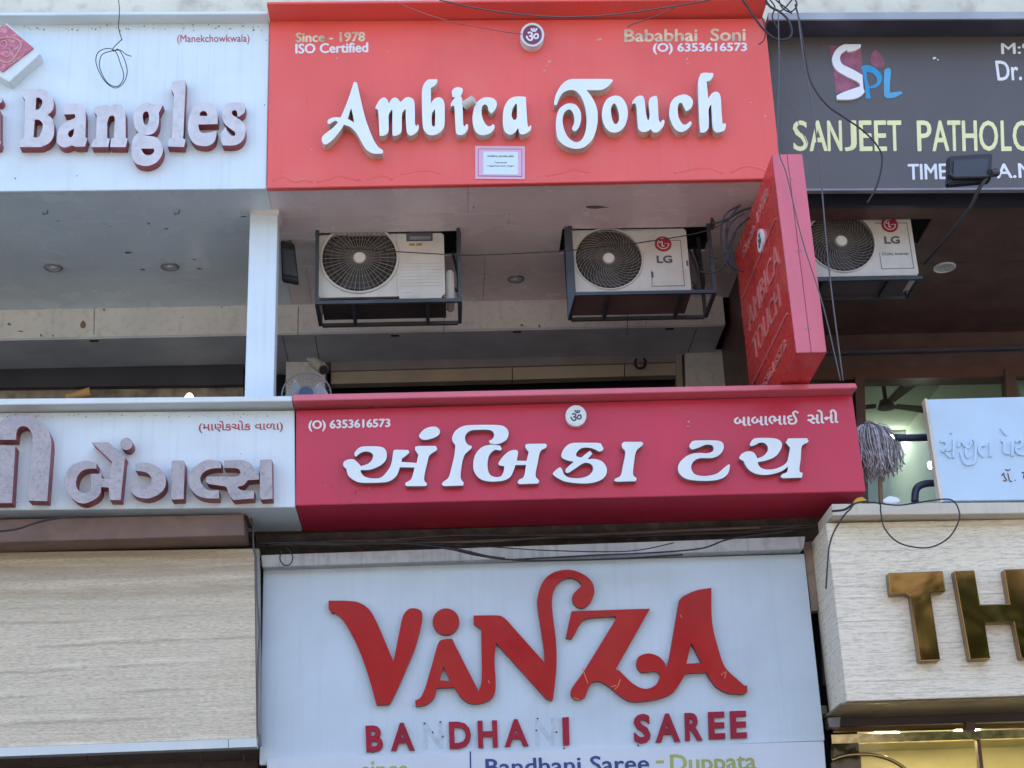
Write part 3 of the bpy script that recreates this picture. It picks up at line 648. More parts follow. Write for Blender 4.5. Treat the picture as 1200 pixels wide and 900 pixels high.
# middle left (Gujarati bangles)
s4 = board('shop_sign', 'white middle sign board with silver Gujarati letters and maroon sides', [(-240,486),(345,481),(346,594.3),(-240,600)], YS, .55, white, [(-240,469.5),(342.3,464),(342.3,470),(-240,477.5)], YL, white_trim)
GJ = (0,480,7.5); GK = (140,490,5.921)
S4 = [letter_silver2, maroon_side]
letters(s4, YS, .10, S4, [
 (GJ, '-30,150 20,90 100,60 200,50 300,70 380,130 430,200 450,280 445,400 430,600 415,805* 250,800* 245,780* 270,500 285,250 270,190 240,155 200,145 165,160 145,200 140,265* -60,265*'),
 (GJ, '-60,310* 135,318* 105,822* -60,825*'),
 (GJ, '850,475* 845,520* 780,520 720,540 680,590 668,660 690,710 740,735 790,710 800,640 800,580 790,565* 890,565* 895,605* 960,612* 985,460* 840,320* 805,288* 955,288* 1105,420* 1095,450* 1060,795* 965,795* 955,685* 890,680* 880,740 830,790 740,825 660,800 590,720 568,640 580,570 620,500 700,460 770,450'),
 (GK, '110,315* 170,308 240,325 300,370 322,430 310,490 260,535 190,558 110,540 65,490* 105,455* 140,485 180,490 210,460 222,420 200,385 160,370 112,365*'),
 (GK, '362,295* 445,293* 455,320* 445,562* 360,565* 358,550*'),
 (GK, '705,300* 650,290 590,295 520,340 480,400 485,470 530,530 600,555 690,557* 690,500* 620,500 580,470 560,420 585,375 640,350 705,347*'),
 (GK, '725,295* 840,290 905,310 932,350 940,368* 968,368* 968,425* 890,430* 860,465 820,478 850,500 935,505* 932,557* 790,568* 765,535 740,475* 615,455* 600,440* 605,405* 740,405 810,405 840,380 820,350 725,345*'),
 (GK, '975,288* 1058,285* 1062,560* 985,565* 972,550*')])
letters(s4, YS, .10, S4, [(GK, [(140+(48+43*math.cos(a*.26))/5.921, 490+(178+43*math.sin(a*.26))/5.921) for a in range(24)])])
text('printed_text', '(માણેકચોક વાળા)', [(233,493.6),(331.4,492.3),(331.4,506.4),(233,507.4)], YS, red_txt, s4, bold=.0, fat=.22)
# middle centre (Gujarati Ambica Touch)
s5 = board('shop_sign', 'deep crimson middle sign board with white raised Gujarati letters', [(347,481),(998.5,463),(1014.7,575.6),(346.4,592.3)], YS-.01, .6, red_mid, [(342.8,462.4),(1002.5,448.9),(1005,454.6),(343,469.8)], YL-.01, pink_edge)
G1 = (395,490,8.036); G2 = (510,490,8.036); G3 = (635,485,8.036); G4 = (785,490,6.818)
letters(s5, YS-.01, .05, [letter_w, mat('grey_letter_side', (.26,.26,.28), .5, var=.15)], [
 (G1, '165,352* 165,325 215,275 290,265 400,268 450,290 468,340 455,400 400,450 310,485 220,489* 230,520 270,555 350,568 420,555 480,490 510,430 530,310* 545,298 670,300* 682,325* 640,360 612,380 607,412* 750,422* 765,345* 735,300* 735,270* 760,262* 930,262* 942,285* 935,305 870,350 850,420 830,500 820,580 850,620* 835,640* 655,640* 640,625* 650,605 700,570 730,465* 592,462* 560,540 500,590 430,605 230,608 160,585 105,540 85,475* 60,450 65,410 110,388 160,390 200,425 225,452* 290,430 330,390 335,340 290,315 240,320 190,350 180,365*'),
 (G1, '775,155 820,105 880,82 940,85 968,120 955,160 900,190 820,205 780,185'),
 (G2, '190,255* 165,220 160,180 190,120 250,80 330,65 600,65 660,85 690,130 680,190 640,225 580,245 515,238* 505,215* 540,195 555,160 540,125 500,110 360,112 310,130 282,170 285,215 310,250 345,262* 340,285 290,330 270,360 250,440 240,560 270,610* 262,635* 80,640* 62,625* 75,600 125,560 150,480 180,350'),
 (G2, '610,258* 628,290* 615,305* 560,300 515,340 495,400 495,480 520,535 570,555 620,545 645,500 650,452* 605,445* 595,425 640,360 700,310 760,300 780,320 768,400* 860,402* 880,320* 848,275* 850,250* 870,242* 1040,240* 1052,258* 1040,280 990,315 965,420 945,540 980,590* 970,615* 790,622* 775,605* 790,580 835,550 855,440* 755,442* 735,500 700,560 620,592 500,595 420,570 370,510 358,440 375,350 430,280 490,255 550,250'),
 (G3, '520,272* 555,278* 580,325* 570,345 540,355 500,335 440,318 370,325 325,370 330,400 370,412* 435,360 455,350 475,375* 430,427* 500,425 570,450 610,510 605,570 560,620 470,650 370,655 230,640 150,605 105,570 110,550 155,510 180,508 195,535 210,570 260,600 360,605 440,580 480,530 470,480 420,460 375,472* 260,550 232,555 222,540 230,515 300,450* 230,435 185,405 195,350 240,295 300,273'),
 (G3, '750,285* 770,262* 940,262* 958,280* 940,305 890,350 870,450 860,570 895,605* 885,635* 705,640* 680,630* 690,610 740,580 760,500 785,360 755,320*'),
 (G4, '160,237* 155,220 180,185 220,178 370,178 420,195 430,240 400,290 340,318 240,320 190,345 170,390 190,440 240,460 310,460 380,440 440,390 470,370 480,380 465,440 420,480 330,500 200,498 120,480 75,440 65,390 90,340 150,295 220,278 300,280 345,260 340,220 290,212 230,235 180,250'),
 (G4, '645,225* 640,205 670,165 720,158 840,162 890,190 890,240 850,300 780,335 700,352* 720,390 770,410 840,405 910,375 940,342* 955,270 960,235* 925,195* 945,162* 1095,160* 1108,180* 1100,195 1055,225 1045,330 1035,420 1062,440* 1055,475* 905,480* 885,470* 895,450 935,430 945,387* 890,425 800,450 710,450 640,420 600,370 590,345 555,320 575,285 620,265 670,275 700,322* 750,300 785,250 765,205 720,195 680,215')])
text('printed_text', '(O) 6353616573', [(362,493),(457,490.8),(457,503),(362,505.6)], YS-.01, white_txt, s5, bold=.0, fat=.58)
text('printed_text', 'બાબાભાઈ  સોની', [(860.5,484),(982,480),(982,495.5),(860.5,499.5)], YS-.01, white_txt, s5, bold=.0, fat=.55)
om_badge('small white om badge on the crimson middle sign', 675, 487, 12.3, YS-.01, .04, letter_w, letter_w, text_dark)
def specks(parent, name, m, Y, spots):
    g = MB(); R_ = random.Random(11)
    for x, y, r in spots:
        n = 7; a0 = R_.random()*6; pts = [(x+r*math.cos(a0+i*2*math.pi/n)*R_.uniform(.5,1.2), y+r*.8*math.sin(a0+i*2*math.pi/n)*R_.uniform(.5,1.2)) for i in range(n)]
        g.add([P(a, b, Y-.0018) for a, b in pts], [tuple(range(n))])
    o = g.build(name, m, parent, recalc=False); o['kind'] = 'stuff'; return o
chip = mat('bared_primer', (.72,.42,.36), .7); soot = mat('soot_speck', (.08,.05,.05), .8)
specks(s2, 'paint_chip', chip, YT, [(644,72,2.2),(641,77,1.4),(638,83,1.6),(703,46,2.4),(700,47,1.5),(805,69,1.6),(806,74,1.1),(897,136,1.5),(365,175,1.1),(880,120,1.1),(455,60,1),(395,68,1.2)])
R0 = random.Random(5)
specks(s5, 'dirt_spot', soot, YS-.01, [(403+R0.gauss(0,12),577+R0.gauss(0,5),R0.uniform(.4,1.1)) for _ in range(16)]+[(470+R0.gauss(0,9),556+R0.gauss(0,7),R0.uniform(.4,1.1)) for _ in range(12)]+[(378,565,1),(806,497,1)])
specks(s5, 'paint_chip', chip, YS-.01, [(807,494,1.5),(806,499,1.1),(433,572,1),(484,572,1.1)])
specks(s1, 'dirt_spot', soot, YS, [(R0.uniform(0,310),R0.uniform(28,36),R0.uniform(.4,1.2)) for _ in range(60)]+[(18,209,1.3),(90,206,1),(310,123,1),(312,47,.9),(65,150,.7)])
specks(s4, 'dirt_spot', soot, YS, [(R0.uniform(0,344),R0.uniform(485,490),R0.uniform(.3,.9)) for _ in range(50)]+[(282,532,.8),(20,589,.8)])
specks(s3, 'paint_chip', white_txt, YP, [(1095,68,2.4),(1099,70,1.3)])
for s_ in (s1, s2, s3, s4, s5): settle(s_)
# VANZA
YV = 10.40
s6 = board('shop_sign', 'large pale blue white board reading Vanza in curly red letters', [(308.6,668),(942.5,649),(966.5,868),(304,896.5)], YV, .05, white_b, [(306,650.5),(944,628.5),(941.6,643.2),(307.3,664.6)], YV-.09, ledge_m)
VZ = (380,690,7.031)
def pxl(t): return loop(t)
RV = [vanza_red, vanza_side]
letters(s6, YV, .04, RV, [
 (VZ, '35,97* 200,100 290,115 370,170 430,270 500,430 570,602* 640,250 665,195 700,165 740,160 790,175 808,210 800,290 750,480 680,650 610,810 550,930 535,952* 430,957* 415,900 370,740 310,560 240,400 150,250 80,192* 60,200* 35,160*'),
 (VZ, circle(380+1003/7.031, 690+270/7.031, 110/7.031, 36)),
 ((0,0,1), '514.1,752.6 521,749 529.7,748.4* 544,776.8 561,810.2* 563.9,799.6 564.6,785 563.9,737* 555.3,731.3* 555,721.3* 584.9,721.3 592.9,725.8 600,733.5 638.2,776.4* 637.3,759.5 630.2,713.3 630.2,699 636.4,681.3 648.9,670.7 666.7,667.5 682.7,672.4 693.3,681.3 696.5,693.8 691.6,706.2 682.7,712.4 673.8,708.9 670.6,700 673.8,693.8 682.3,685.8* 675.6,678.7 664.9,676.9 654.2,683.1 648,695.6 647.1,713.3 651.6,752.4 652,784.4 648,819.1 646.2,821* 640.4,819* 581.3,753.3* 579.6,773.8 581,798.7 579.6,812.9 572.4,820.9 561,824.4 549.6,823.7 539.7,816.6 532.6,805.4* 512,806* 508.4,818 498.4,825.9 487,827.3* 486.4,820.9* 492.8,817.3 498.4,805.2 505.6,781', '519.8,781* 515.2,797* 527.6,798.2*'),
 ((660,680,5.114), '50,185* 520,170* 315,532* 340,545 420,620 490,650 550,630 580,580 570,550 540,545 470,550 440,510 450,460 510,438 570,455 605,490 622,522* 640,440 695,120* 720,95 800,60 888,45* 893,250 930,410 970,520 1040,590 1085,630* 1103,632* 1103,670* 1080,682* 990,675 920,640 880,590 860,552* 735,557* 710,600 660,670 570,710 420,728 340,690 280,640 220,605 170,612* 150,650 130,700 85,715 50,695 50,650 120,550 320,225* 310,215* 160,225 110,250 70,320 50,350* 15,345*', '768,375* 738,500* 830,495*')])
for ch, x0, y0, x1, y1 in (('B',428.8,850,448.8,881),('A',457.6,846.8,485.6,879.6),('D',526.4,845.5,552,877.2),('H',560,844.2,583,876),('A',591,842.6,619,874.6),('I',659.5,840.4,667,873.2),('S',743,836.5,762.5,871),('A',768,836,797,869.5),('R',802.8,835.2,823.2,867.8),('E',830.4,834,849.6,866),('E',856,833,875,865)):
    text('letter', ch, [(x0-.5,y0+.3),(x1-.5,y0-.3),(x1+.5,y1-.4),(x0+.5,y1+.4)], YV, [small_red, vanza_side], s6, depth=.02, bold=.035)
gh = mat('glue_ghost', (.52,.61,.69), .8, var=.12, scale=25)
for x0, y0, x1, y1 in ((496,846,518,878),(627,841.5,650,874)):
    text('glue_mark', 'N', [(x0,y0),(x1,y0-.5),(x1+.5,y1-.6),(x0+.5,y1)], YV, gh, s6, depth=.0022, bold=.02)
sc_ = MB()
for x, y in ((497.5,848),(507,858),(519,863),(516,846),(630,842),(628.5,856),(652,858),(661,877),(437,881.5),(748,873.5)):
    sc_.cyl(P(x,y,YV), P(x,y,YV-.006), .006, n=8)
sc_.build('screw', black_m, s6)
ck = mat('orange_scuff', (.72,.22,.10), .5)
for pts in ([(682.5,783),(685,790),(689,801)],[(727,796),(724,804),(720,808)],[(845,791),(851,787),(849,795)],[(797,720),(799,724)],[(572,797),(574,801)],[(716,805),(722,803)],[(672,818),(679,820)]):
    q_ = [tuple(p) for p in curve_pts(pts, 3)]; ps, fs = fill([ribbon(q_, 1.0)])
    solid('scuff', ps, fs, lambda x, y: P(x, y, YV-.0415), .001, [ck, ck], s6)
# lower board
s7 = board('shop_sign', 'white banner board below Vanza listing Bandhani Saree and Duppata', [(313,889),(965.5,868.6),(974,975),(312,995)], YV-.03, .03, mat('white_banner', (.62,.68,.76), .4, var=.03, streak=.06))
text('printed_text', 'Bandhani Saree', [(569,889.5),(759.5,884.5),(761,903.5),(570,908.5)], YV-.03, blue_txt, s7, bold=.0, fat=.58)
text('printed_text', '-', [(769,891.6),(777.5,891.4),(777.5,894),(769,894.2)], YV-.03, olive_txt, s7, bold=.0, fat=.55)
text('printed_text', 'Duppata', [(785.5,884.6),(885,881.5),(886.5,907.5),(786.5,910.5)], YV-.03, olive_txt, s7, bold=.0, fat=.55)
text('printed_text', 'since', [(424,892.5),(478,891),(478,913),(424,914.5)], YV-.03, olive_txt, s7, bold=.0, fat=.55)
slab('printed_rule', [(550.3,880.6),(552,880.5),(553.2,965),(551.4,965)], YV-.033, .002, blue_txt, s7)
settle(s6); settle(s7)
# lower left stone fascia and brown beam
zst = P(100,650,10.25).z
fa = thing('stone_fascia', 'beige veined stone laminate fascia panel without letters, lower left', 'fascia')
slab('panel', [(-240,651.5),(297.8,643),(300.3,864.8),(-240,885)], 10.25, .06, stone('beige_veined_stone', (.66,.575,.43), (.74,.67,.53), (.55,.46,.33), 2.6, rust=zst, wobble=.7, freq=6), fa)
slab('white_trim', [(-240,885.2),(267,866.3),(267.3,876.4),(-240,895.5)], 10.23, .1, white_trim, fa)
slab('white_trim', [(267.8,866.2),(300.8,864.9),(300.8,875),(268,876.3)], 10.23, .1, white_trim, fa)
slab('side_strip', [(298.6,643),(303.8,643),(305.4,872),(301.4,872)], 10.27, .08, mat('grey_side_strip', (.32,.31,.29), .7, var=.15), fa)
settle(fa)
bm_ = thing('projecting_beam', 'brown painted boxed beam between the white Gujarati sign and stone fascia', 'beam')
slab('beam_box', [(-240,614.5),(285,602.3),(286.6,627.2),(-240,642.5)], 10.02, .26, brown_beam, bm_, bevel=.004)
slab('bracket', [(279,594.5),(287,594.5),(290,604),(281,603)], 10.06, .3, brown_beam, bm_)
settle(bm_)
# right lower board with TH
YH = 9.97
s8 = board('shop_sign', 'ribbed cream fascia board with large polished brass letters T and H', [(968,613),(1420,604),(1420,808),(992.6,821.8)], YH, .5, [stone('cream_ribbed_laminate', (.80,.71,.56), (.84,.77,.63), (.74,.65,.51), 2.0, lk=.45, freq=12.5, wobble=.18), ], [(974.5,590.5),(1420,586.5),(1420,599),(975.8,604)], YH-.12, mat('cream_ledge', (.66,.60,.50), .6, var=.05, streak=.3, dirt=(.3,.27,.22), dirt_amt=.3))
TH = (1030,650,6.618)
letters(s8, YH, .075, [brass, brass_side], [
 (TH, '70,140* 500,124* 525,280* 490,292* 400,296* 478,822* 318,830* 245,320* 215,305* 90,312*'),
 (TH, '580,124* 745,118* 790,384* 1010,378* 968,112* 1140,106* 1250,800* 1100,806* 1045,525* 822,530* 866,810* 705,818*')], bevel=.008)
for i, x in enumerate((1215,)):
    letters(s8, YH, .075, [brass, brass_side], [((0,0,1), '1213,665* 1262,662.5* 1265,683* 1239,684* 1242,707* 1262,706.5* 1265,727* 1245,728* 1249,751* 1278,750* 1281,771* 1228,773*')], bevel=.008)
settle(s8)
# pathology hanging board
s9 = board('shop_sign', 'pale blue board with raised same coloured Gujarati lettering by the window', [(1085.6,468),(1420,459),(1430,583),(1104.6,587)], 9.90, .05, mat('pale_blue_board', (.52,.68,.84), .4, var=.03, dirt=(.5,.42,.3), dirt_amt=.08, dirt_scale=3))
pb = s9.children[0].data.materials[0]
SJ = (1080,460,6.925)
def strokes(parent, name, spec, lines, w, Y, d, m):
    ox, oy, s = spec
    for ln in lines:
        pts = [(ox+x/s, oy+y/s) for x, y in ln]
        q = [tuple(p) for p in curve_pts(pts, 4)] if len(pts) > 2 else pts
        L = ribbon(q, w); ps, fs = fill([L])
        solid(name, ps, fs, lambda x, y: P(x, y, Y-d), d-.001, m, parent, .003)
strokes(s9, 'letter', SJ, [
 [(155,395),(195,395),(205,430),(170,470),(205,470),(240,450)], [(190,470),(210,500),(240,525)], [(262,375),(262,530)], [(240,332),(243,318)],
 [(300,440),(320,390),(355,430),(385,440),(410,395)], [(318,480),(345,560),(385,580),(430,560),(440,490),(436,400),(420,375)], [(360,450),(365,510),(385,520),(392,500)],
 [(520,425),(480,430),(470,480),(510,520)], [(560,400),(560,520)],
 [(645,285),(695,345)], [(645,390),(672,400),(675,480),(715,490)], [(738,390),(738,515)],
 [(765,400),(800,380),(820,410),(800,440),(770,440),(775,480),(815,500),(850,480)], [(870,385),(870,500)], [(850,290),(900,340)]], 2.9, 9.90, .014, [pb, pb])
strokes(s9, 'printed_text', SJ, [[(650,675),(668,650),(672,680),(690,712),(662,715)], [(700,655),(715,715),(735,718)], [(680,622),(700,632),(722,622)]], 1.1, 9.90, .004, [brown_frame, brown_frame])
strokes(s9, 'printed_text', SJ, [[(756,712),(764,712)], [(812,650),(835,650),(830,690),(860,700)]], 1.4, 9.90, .004, [brown_frame, brown_frame])
slab('edge_trim', [(1083.6,467),(1086.4,467),(1105.6,588),(1102,588)], 9.895, .07, cream_wall, s9)
settle(s9)
# projecting red sign
pj = thing('projecting_sign', 'tall narrow red box sign standing out from the wall with pink front edge', 'sign')
YO, YI = 9.28, 10.75
ot = P(904.5,182,YO); oty = P(939.5,180,YO)
otr = Vector((oty.x, YO, ot.z)); ob = P(933,415.5,YO); obr = P(968,412,YO); ob.z = obr.z = (ob.z+obr.z)/2
it = P(862.3,302,YI); it.z = ot.z; ib = Vector((it.x+(ob.x-ot.x)*.9, YI, ob.z))
w_ = Vector((otr.x-ot.x, 0, 0))
print('proj', ot, ob, it, P(862.3,302,YI), 'mid top z', P(930,452,YL).z)
v = [ot, otr, obr, ob, it, it+w_, ib+w_, ib]
mesh('box', v, [(0,3,7,4),(1,5,6,2),(0,4,5,1),(3,2,6,7),(4,7,6,5)], [red_side], pj)
fy = Vector((0,-.012,0)); e = .007
for a, b in ((0, .485), (.5, 1)):
    q = [ot.lerp(otr, a), ot.lerp(otr, b), ob.lerp(obr, b), ob.lerp(obr, a)]
    n = [p+fy for p in q]+[p for p in q]
    mesh('edge_channel', n, [(0,1,2,3),(7,6,5,4),(0,4,5,1),(1,5,6,2),(2,6,7,3),(3,7,4,0)], pink_edge, pj, bevel=.002)
mesh('backing', [p+Vector((0,-.001,0)) for p in (ot, otr, obr, ob)], [(0,1,2,3)], brown_dark, pj, recalc=False)
sr = MB()
for fz in (.13, .5, .885):
    for a in (.42, .57):
        c = ot.lerp(otr, a).lerp(ob.lerp(obr, a), fz)+fy; sr.cyl(c, c+Vector((0,-.004,0)), .006, n=8)
sr.build('screw', silver_m, pj)
nrm = (it-ot).cross(ob-ot).normalized(); nrm = nrm if nrm.x < 0 else -nrm
def pq(u, v_): return ot.lerp(it, 1-u).lerp(ob.lerp(ib, 1-u), v_)    # u: 0 inner edge .. 1 outer edge, v 0 top .. 1 bottom
def pquad(u0, u1, v0, v1, sk=0): return [pq(u0, v0), pq(u1, v0), pq(u1, v1), pq(u0, v1)]
ptx = mat('sign_letter_pale', (.66,.21,.19), .4)
text3('letter', 'AMBICA', pquad(.14,.92,.40,.52), nrm, [ptx, ptx], pj, depth=.008, bold=.0)
text3('letter', 'TOUCH', pquad(.18,.84,.58,.70), nrm, [ptx, ptx], pj, depth=.008, bold=.0)
text3('printed_text', 'Since 1978', pquad(.20,.85,.08,.14), nrm, [ptx, ptx], pj, depth=.01)
text3('printed_text', '6353616573', pquad(.2,.85,.86,.91), nrm, [ptx, ptx], pj, depth=.01)
for vv in (.30, .78):
    m_ = MB().bar(pq(.06, vv)+nrm*.004, pq(.94, vv)+nrm*.004, .012, .012); m_.build('rule', ptx, pj)
c = pq(.62, .25); ax = nrm
MB().cyl(c, c+nrm*.02, .085, n=24).build('badge_disc', letter_w, pj)
text3('om_symbol', '\u0950', [c+(ot-it).normalized()*a*.05+Vector((0,0,b*.05))+nrm*.02 for a, b in ((-1,1),(1,1),(1,-1),(-1,-1))], nrm, [text_dark, text_dark], pj, depth=.004)
for z_ in (.25, .8): MB().bar(pq(0, z_)+w_*.5, Vector((it.x+w_.x*.5+.1, YI+.9, pq(0, z_).z)), .04).build('bracket', iron, pj)
settle(pj)
# ------------------------------------------------------------------ condenser units
def tri_xz(loops, y, depth, name, mats, parent, bevel=0):
    pts, fs = fill(loops)
    return solid(name, pts, fs, lambda x, z: Vector((x, y, z)), depth, mats, parent, bevel)
def condenser(label, x0, x1, zb, zt_, y0, fan, style, logo=True, dual=False, foot=True):
    "x0..x1 casing, fan=(cx,cz,R); y0 front face"
    t = thing('air_conditioner', label, 'air conditioner', 'air conditioner condensers under the ceiling')
    cx, cz, R = fan; D = .30
    rc = .02
    outer = [(x0+rc,zb),(x1-rc,zb),(x1,zb+rc),(x1,zt_-rc),(x1-rc,zt_),(x0+rc,zt_),(x0,zt_-rc),(x0,zb+rc)]
    hole = [(cx+R*math.cos(a*math.pi/20), cz+R*math.sin(a*math.pi/20)) for a in range(40)]
    tri_xz([outer, hole], y0, .03, 'front_panel', [ac_w, ac_w], t, .003)
    box('casing', (x0+.004,y0+.032,zb+.004), (x1-.004,y0+D,zt_-.004), ac_w, t)
    MB().cyl((cx,y0+.0315,cz), (cx,y0+.0305,cz), R+.005, n=40).build('fan_cavity', ac_dark, t)
    fb = MB()
    for k in range(3):
        a = k*2.094+.4; ux, uz = math.cos(a), math.sin(a); vx, vz = -uz, ux
        pts = []
        for rr_, ww, dy in ((.06,.03,.0),(R*.5,.09,.004),(R*.88,.13,.008)):
            pts.append(((cx+ux*rr_-vx*ww, y0+.022-dy, cz+uz*rr_-vz*ww), (cx+ux*rr_+vx*ww, y0+.028, cz+uz*rr_+vz*ww)))
        vv = [p for q in pts for p in q]; fb.add(vv, [(0,1,3,2),(2,3,5,4)])
    fb.build('fan_blade', mat('blade_dark', (.055,.05,.047), .5), t, recalc=False)
    g = MB(); n = 44 if style == 'radial' else 40
    for k in range(n):
        a = 2*math.pi*k/n
        if style == 'radial': g.tube([(cx+math.cos(a)*.05, y0-.012, cz+math.sin(a)*.05), (cx+math.cos(a)*R, y0+.0, cz+math.sin(a)*R)], .0022 if k % 2 else .0032, 4)
        else: g.tube([(cx+math.cos(a+s*1.0)*(.045+s*(R-.045)), y0-.014+.014*s*s, cz+math.sin(a+s*1.0)*(.045+s*(R-.045))) for s in (0,.25,.5,.75,1)], .0022, 4)
    for q in (.35, .55, .75, .9): g.ring((cx,y0-.008,cz), (0,1,0), R*q, .0012, 36, 4)
    g.build('grille', ac_grille, t)
    g = MB().ring((cx,y0-.006,cz), (0,1,0), R+.004, .011 if style == 'radial' else .007, 48, 8); g.build('grille_ring', ac_w, t, smooth=True)
    MB().cyl((cx,y0-.02,cz), (cx,y0-.006,cz), .042 if style == 'radial' else .04, .05, n=28).build('hub_cap', hub_m, t)
    return t
def PXZ(px, py, Y): p = P(px, py, Y); return p.x, p.z
def frame_unit(label, x0, x1, zb, ztop, y0, y1, t_=.027, posts=True, group='angle iron frames under the condensers'):
    t = thing('wall_bracket', label, 'metal frame', group)
    b = t_
    def br(n, a, c): MB().bar(a, c, b).build(n, iron, t)
    for x in (x0, x1):
        if posts: br('post', (x,y0,zb), (x,y0,ztop))
        br('post', (x,y1,zb), (x,y1,ztop))
        br('side_rail', (x,y0+b/2,zb), (x,y1-b/2,zb))
    br('front_rail', (x0-b/2,y0-.002,zb), (x1+b/2,y0-.002,zb)); br('rear_rail', (x0+b/2,y1,zb), (x1-b/2,y1,zb))
    for f_ in (.25, .77): br('cross_rail', (x0+(x1-x0)*f_,y0+b/2,zb+.003), (x0+(x1-x0)*f_,y1-b/2,zb+.003))
    return t
# unit 1
y0 = AY0+.03
x0, zb1 = PXZ(372,349,y0); x1, _ = PXZ(522,349,y0)
cx, cz = PXZ(421.3,302.5,y0); R_ = 44/ (F/ (P(421,302,y0)-Vector((0,0,CAMZ))).length)
a1 = condenser('off white condenser with straight radial grille, leftmost of the three', x0, x1, zb1, zb1+.54, y0, (cx,cz,R_), 'radial')
q = lambda X, Z: PXZ(280+X/3.75, 230+Z/3.75, y0)
def rect(n, X0, Z0, X1, Z1, off, d, m, t): 
    a = q(X0,Z0); c = q(X1,Z1)
    return box(n, (a[0],y0-off,c[1]), (c[0],y0-off+d,a[1]), m, t, bevel=.002)
rect('louvre_panel', 702,262,892,448, .004,.006, ac_w, a1)
for k in range(8): rect('louvre', 708,290+k*14,886,296+k*14, .007,.004, ac_w, a1)
rect('seam', 692,150,695,450, .002,.003, ac_dark, a1)
rect('name_plate', 735,160,852,197, .006,.005, text_dark, a1)
rect('badge', 750,178,842,191, .008,.003, silver_m, a1)
rect('sticker', 708,412,758,424, .008,.003, hub_m, a1)
o_ = q(748,208); o2 = q(838,216)
for k in range(2): box('plate_text', (o_[0]+k*.055,y0-.004,o2[1]), (o_[0]+.045+k*.055,y0-.001,o_[1]), mat('gold_print', (.35,.25,.06), .5), a1)
sc0 = q(910,330); sc1 = q(948,450)
box('valve_cover', (sc0[0],y0+.05,sc1[1]), (sc1[0],y0+.25,sc0[1]+.04), ac_w, a1, bevel=.012)
settle(a1)
fx0, fz = PXZ(369.5,353,AY0-.0); fx1, _ = PXZ(541,353,AY0)
# frames stand proud of the unit: bottom rails at the casing foot
Yf0 = AY0-.06; fz0 = P(455,352.5,Yf0).z; 
Yf1 = PZ(455,380,fz0).y; print('frame depth', Yf0, Yf1)
f1 = frame_unit('grey angle iron frame holding the leftmost condenser', P(371,352,Yf0).x, P(539.5,352,Yf0).x, fz0, zc+.1, Yf0+.02, Yf1)
MB().box((P(376,352,Yf0).x,Yf0+.08,fz0+.019), (P(523,352,Yf0).x,Yf1-.06,fz0+.03)).build('tray', ac_dark, f1)
settle(f1)
# unit 2 (round red logo)
y2 = AY0+.03
x0, zb2 = PXZ(671,345.5,y2); x1, _ = PXZ(810.5,340,y2)
cx, cz = PXZ(713.3,303.3,y2); R2 = 39/(F/(P(713,303,y2)-Vector((0,0,CAMZ))).length)
def lg_unit(label, x0, x1, zb_, yy, fan, lc, dual=False):
    t = condenser(label, x0, x1, zb_, zb_+.56, yy, fan, 'spiral')
    lx, lz, ls = lc        # centre of the round logo and its radius
    MB().cyl((lx,yy-.004,lz), (lx,yy+.001,lz), ls, n=28).build('logo_disc', lg_red, t)
    arc = [(lx+ls*.66*math.cos(a), lz+ls*.66*math.sin(a)) for a in [rad(70+k*14.5) for k in range(21)]]
    m_ = MB().tube([(x,yy-.005,z) for x, z in arc], ls*.07, 4); m_.bar((lx+ls*.1,yy-.005,lz), (lx+ls*.66,yy-.005,lz), ls*.14, .002)
    m_.bar((lx-ls*.12,yy-.005,lz+ls*.38), (lx-ls*.12,yy-.005,lz-ls*.32), ls*.14, .002); m_.bar((lx-ls*.12,yy-.005,lz-ls*.32), (lx+ls*.14,yy-.005,lz-ls*.32), .002, ls*.14)
    m_.cyl((lx-ls*.36,yy-.007,lz+ls*.22), (lx-ls*.36,yy-.004,lz+ls*.22), ls*.11, n=10)
    m_.build('logo_face', hub_m, t)
    w2 = ls*.92; zt1 = lz-ls*1.55; zt2 = zt1-ls*.98
    text3('logo_text', 'LG', [Vector((lx-w2,yy-.001,zt1)), Vector((lx+w2,yy-.001,zt1)), Vector((lx+w2,yy-.001,zt2)), Vector((lx-w2,yy-.001,zt2))], Vector((0,-1,0)), [text_dark, text_dark], t, depth=.004, bold=.03)
    px0 = lx-ls*1.7; px1 = lx+ls*2.1
    pm = MB(); zz0 = zb_+.06; zz1 = zb_+.455
    for a, c in (((px0,zz0),(px1,zz0)),((px1,zz0),(px1,zz1)),((px0,zz1),(px1,zz1)),((px0,zz0),(px0,zz0+.14))):
        pm.bar((a[0],yy-.001,a[1]), (c[0],yy-.001,c[1]), .005, .005)
    pm.build('pressed_panel', ac_grille, t)
    if dual: text3('printed_text', 'DUAL Inverter', [Vector((px0+.02,yy-.001,zz0+.14)), Vector((px1-.02,yy-.001,zz0+.14)), Vector((px1-.02,yy-.001,zz0+.115)), Vector((px0+.02,yy-.001,zz0+.115))], Vector((0,-1,0)), [text_dark, text_dark], t, depth=.002, bold=0)
    else:
        box('handle_slot', (px0+.0,yy-.004,zz0+.075), (px0+.016,yy-.001,zz0+.125), text_dark, t)
        box('energy_label', (px1+.03,yy-.004,zz0+.17), (px1+.045,yy-.001,zz0+.215), text_dark, t)
    return t
lcx, lcz = PXZ(777,286,y2)
a2 = lg_unit('white condenser with round crimson logo and spiral grille, middle one of three', x0, x1, zb2, y2, (cx,cz,R2), (lcx,lcz,.066))
settle(a2)
Y20 = AY0-.06; fz2 = P(755,342.3,Y20).z; Y21 = PZ(745,373,fz2).y
f2 = frame_unit('angle iron frame with open right bay holding the middle condenser', P(673,345,Y20).x, P(838,340,Y20).x, fz2, zc+.12, Y20+.02, Y21)
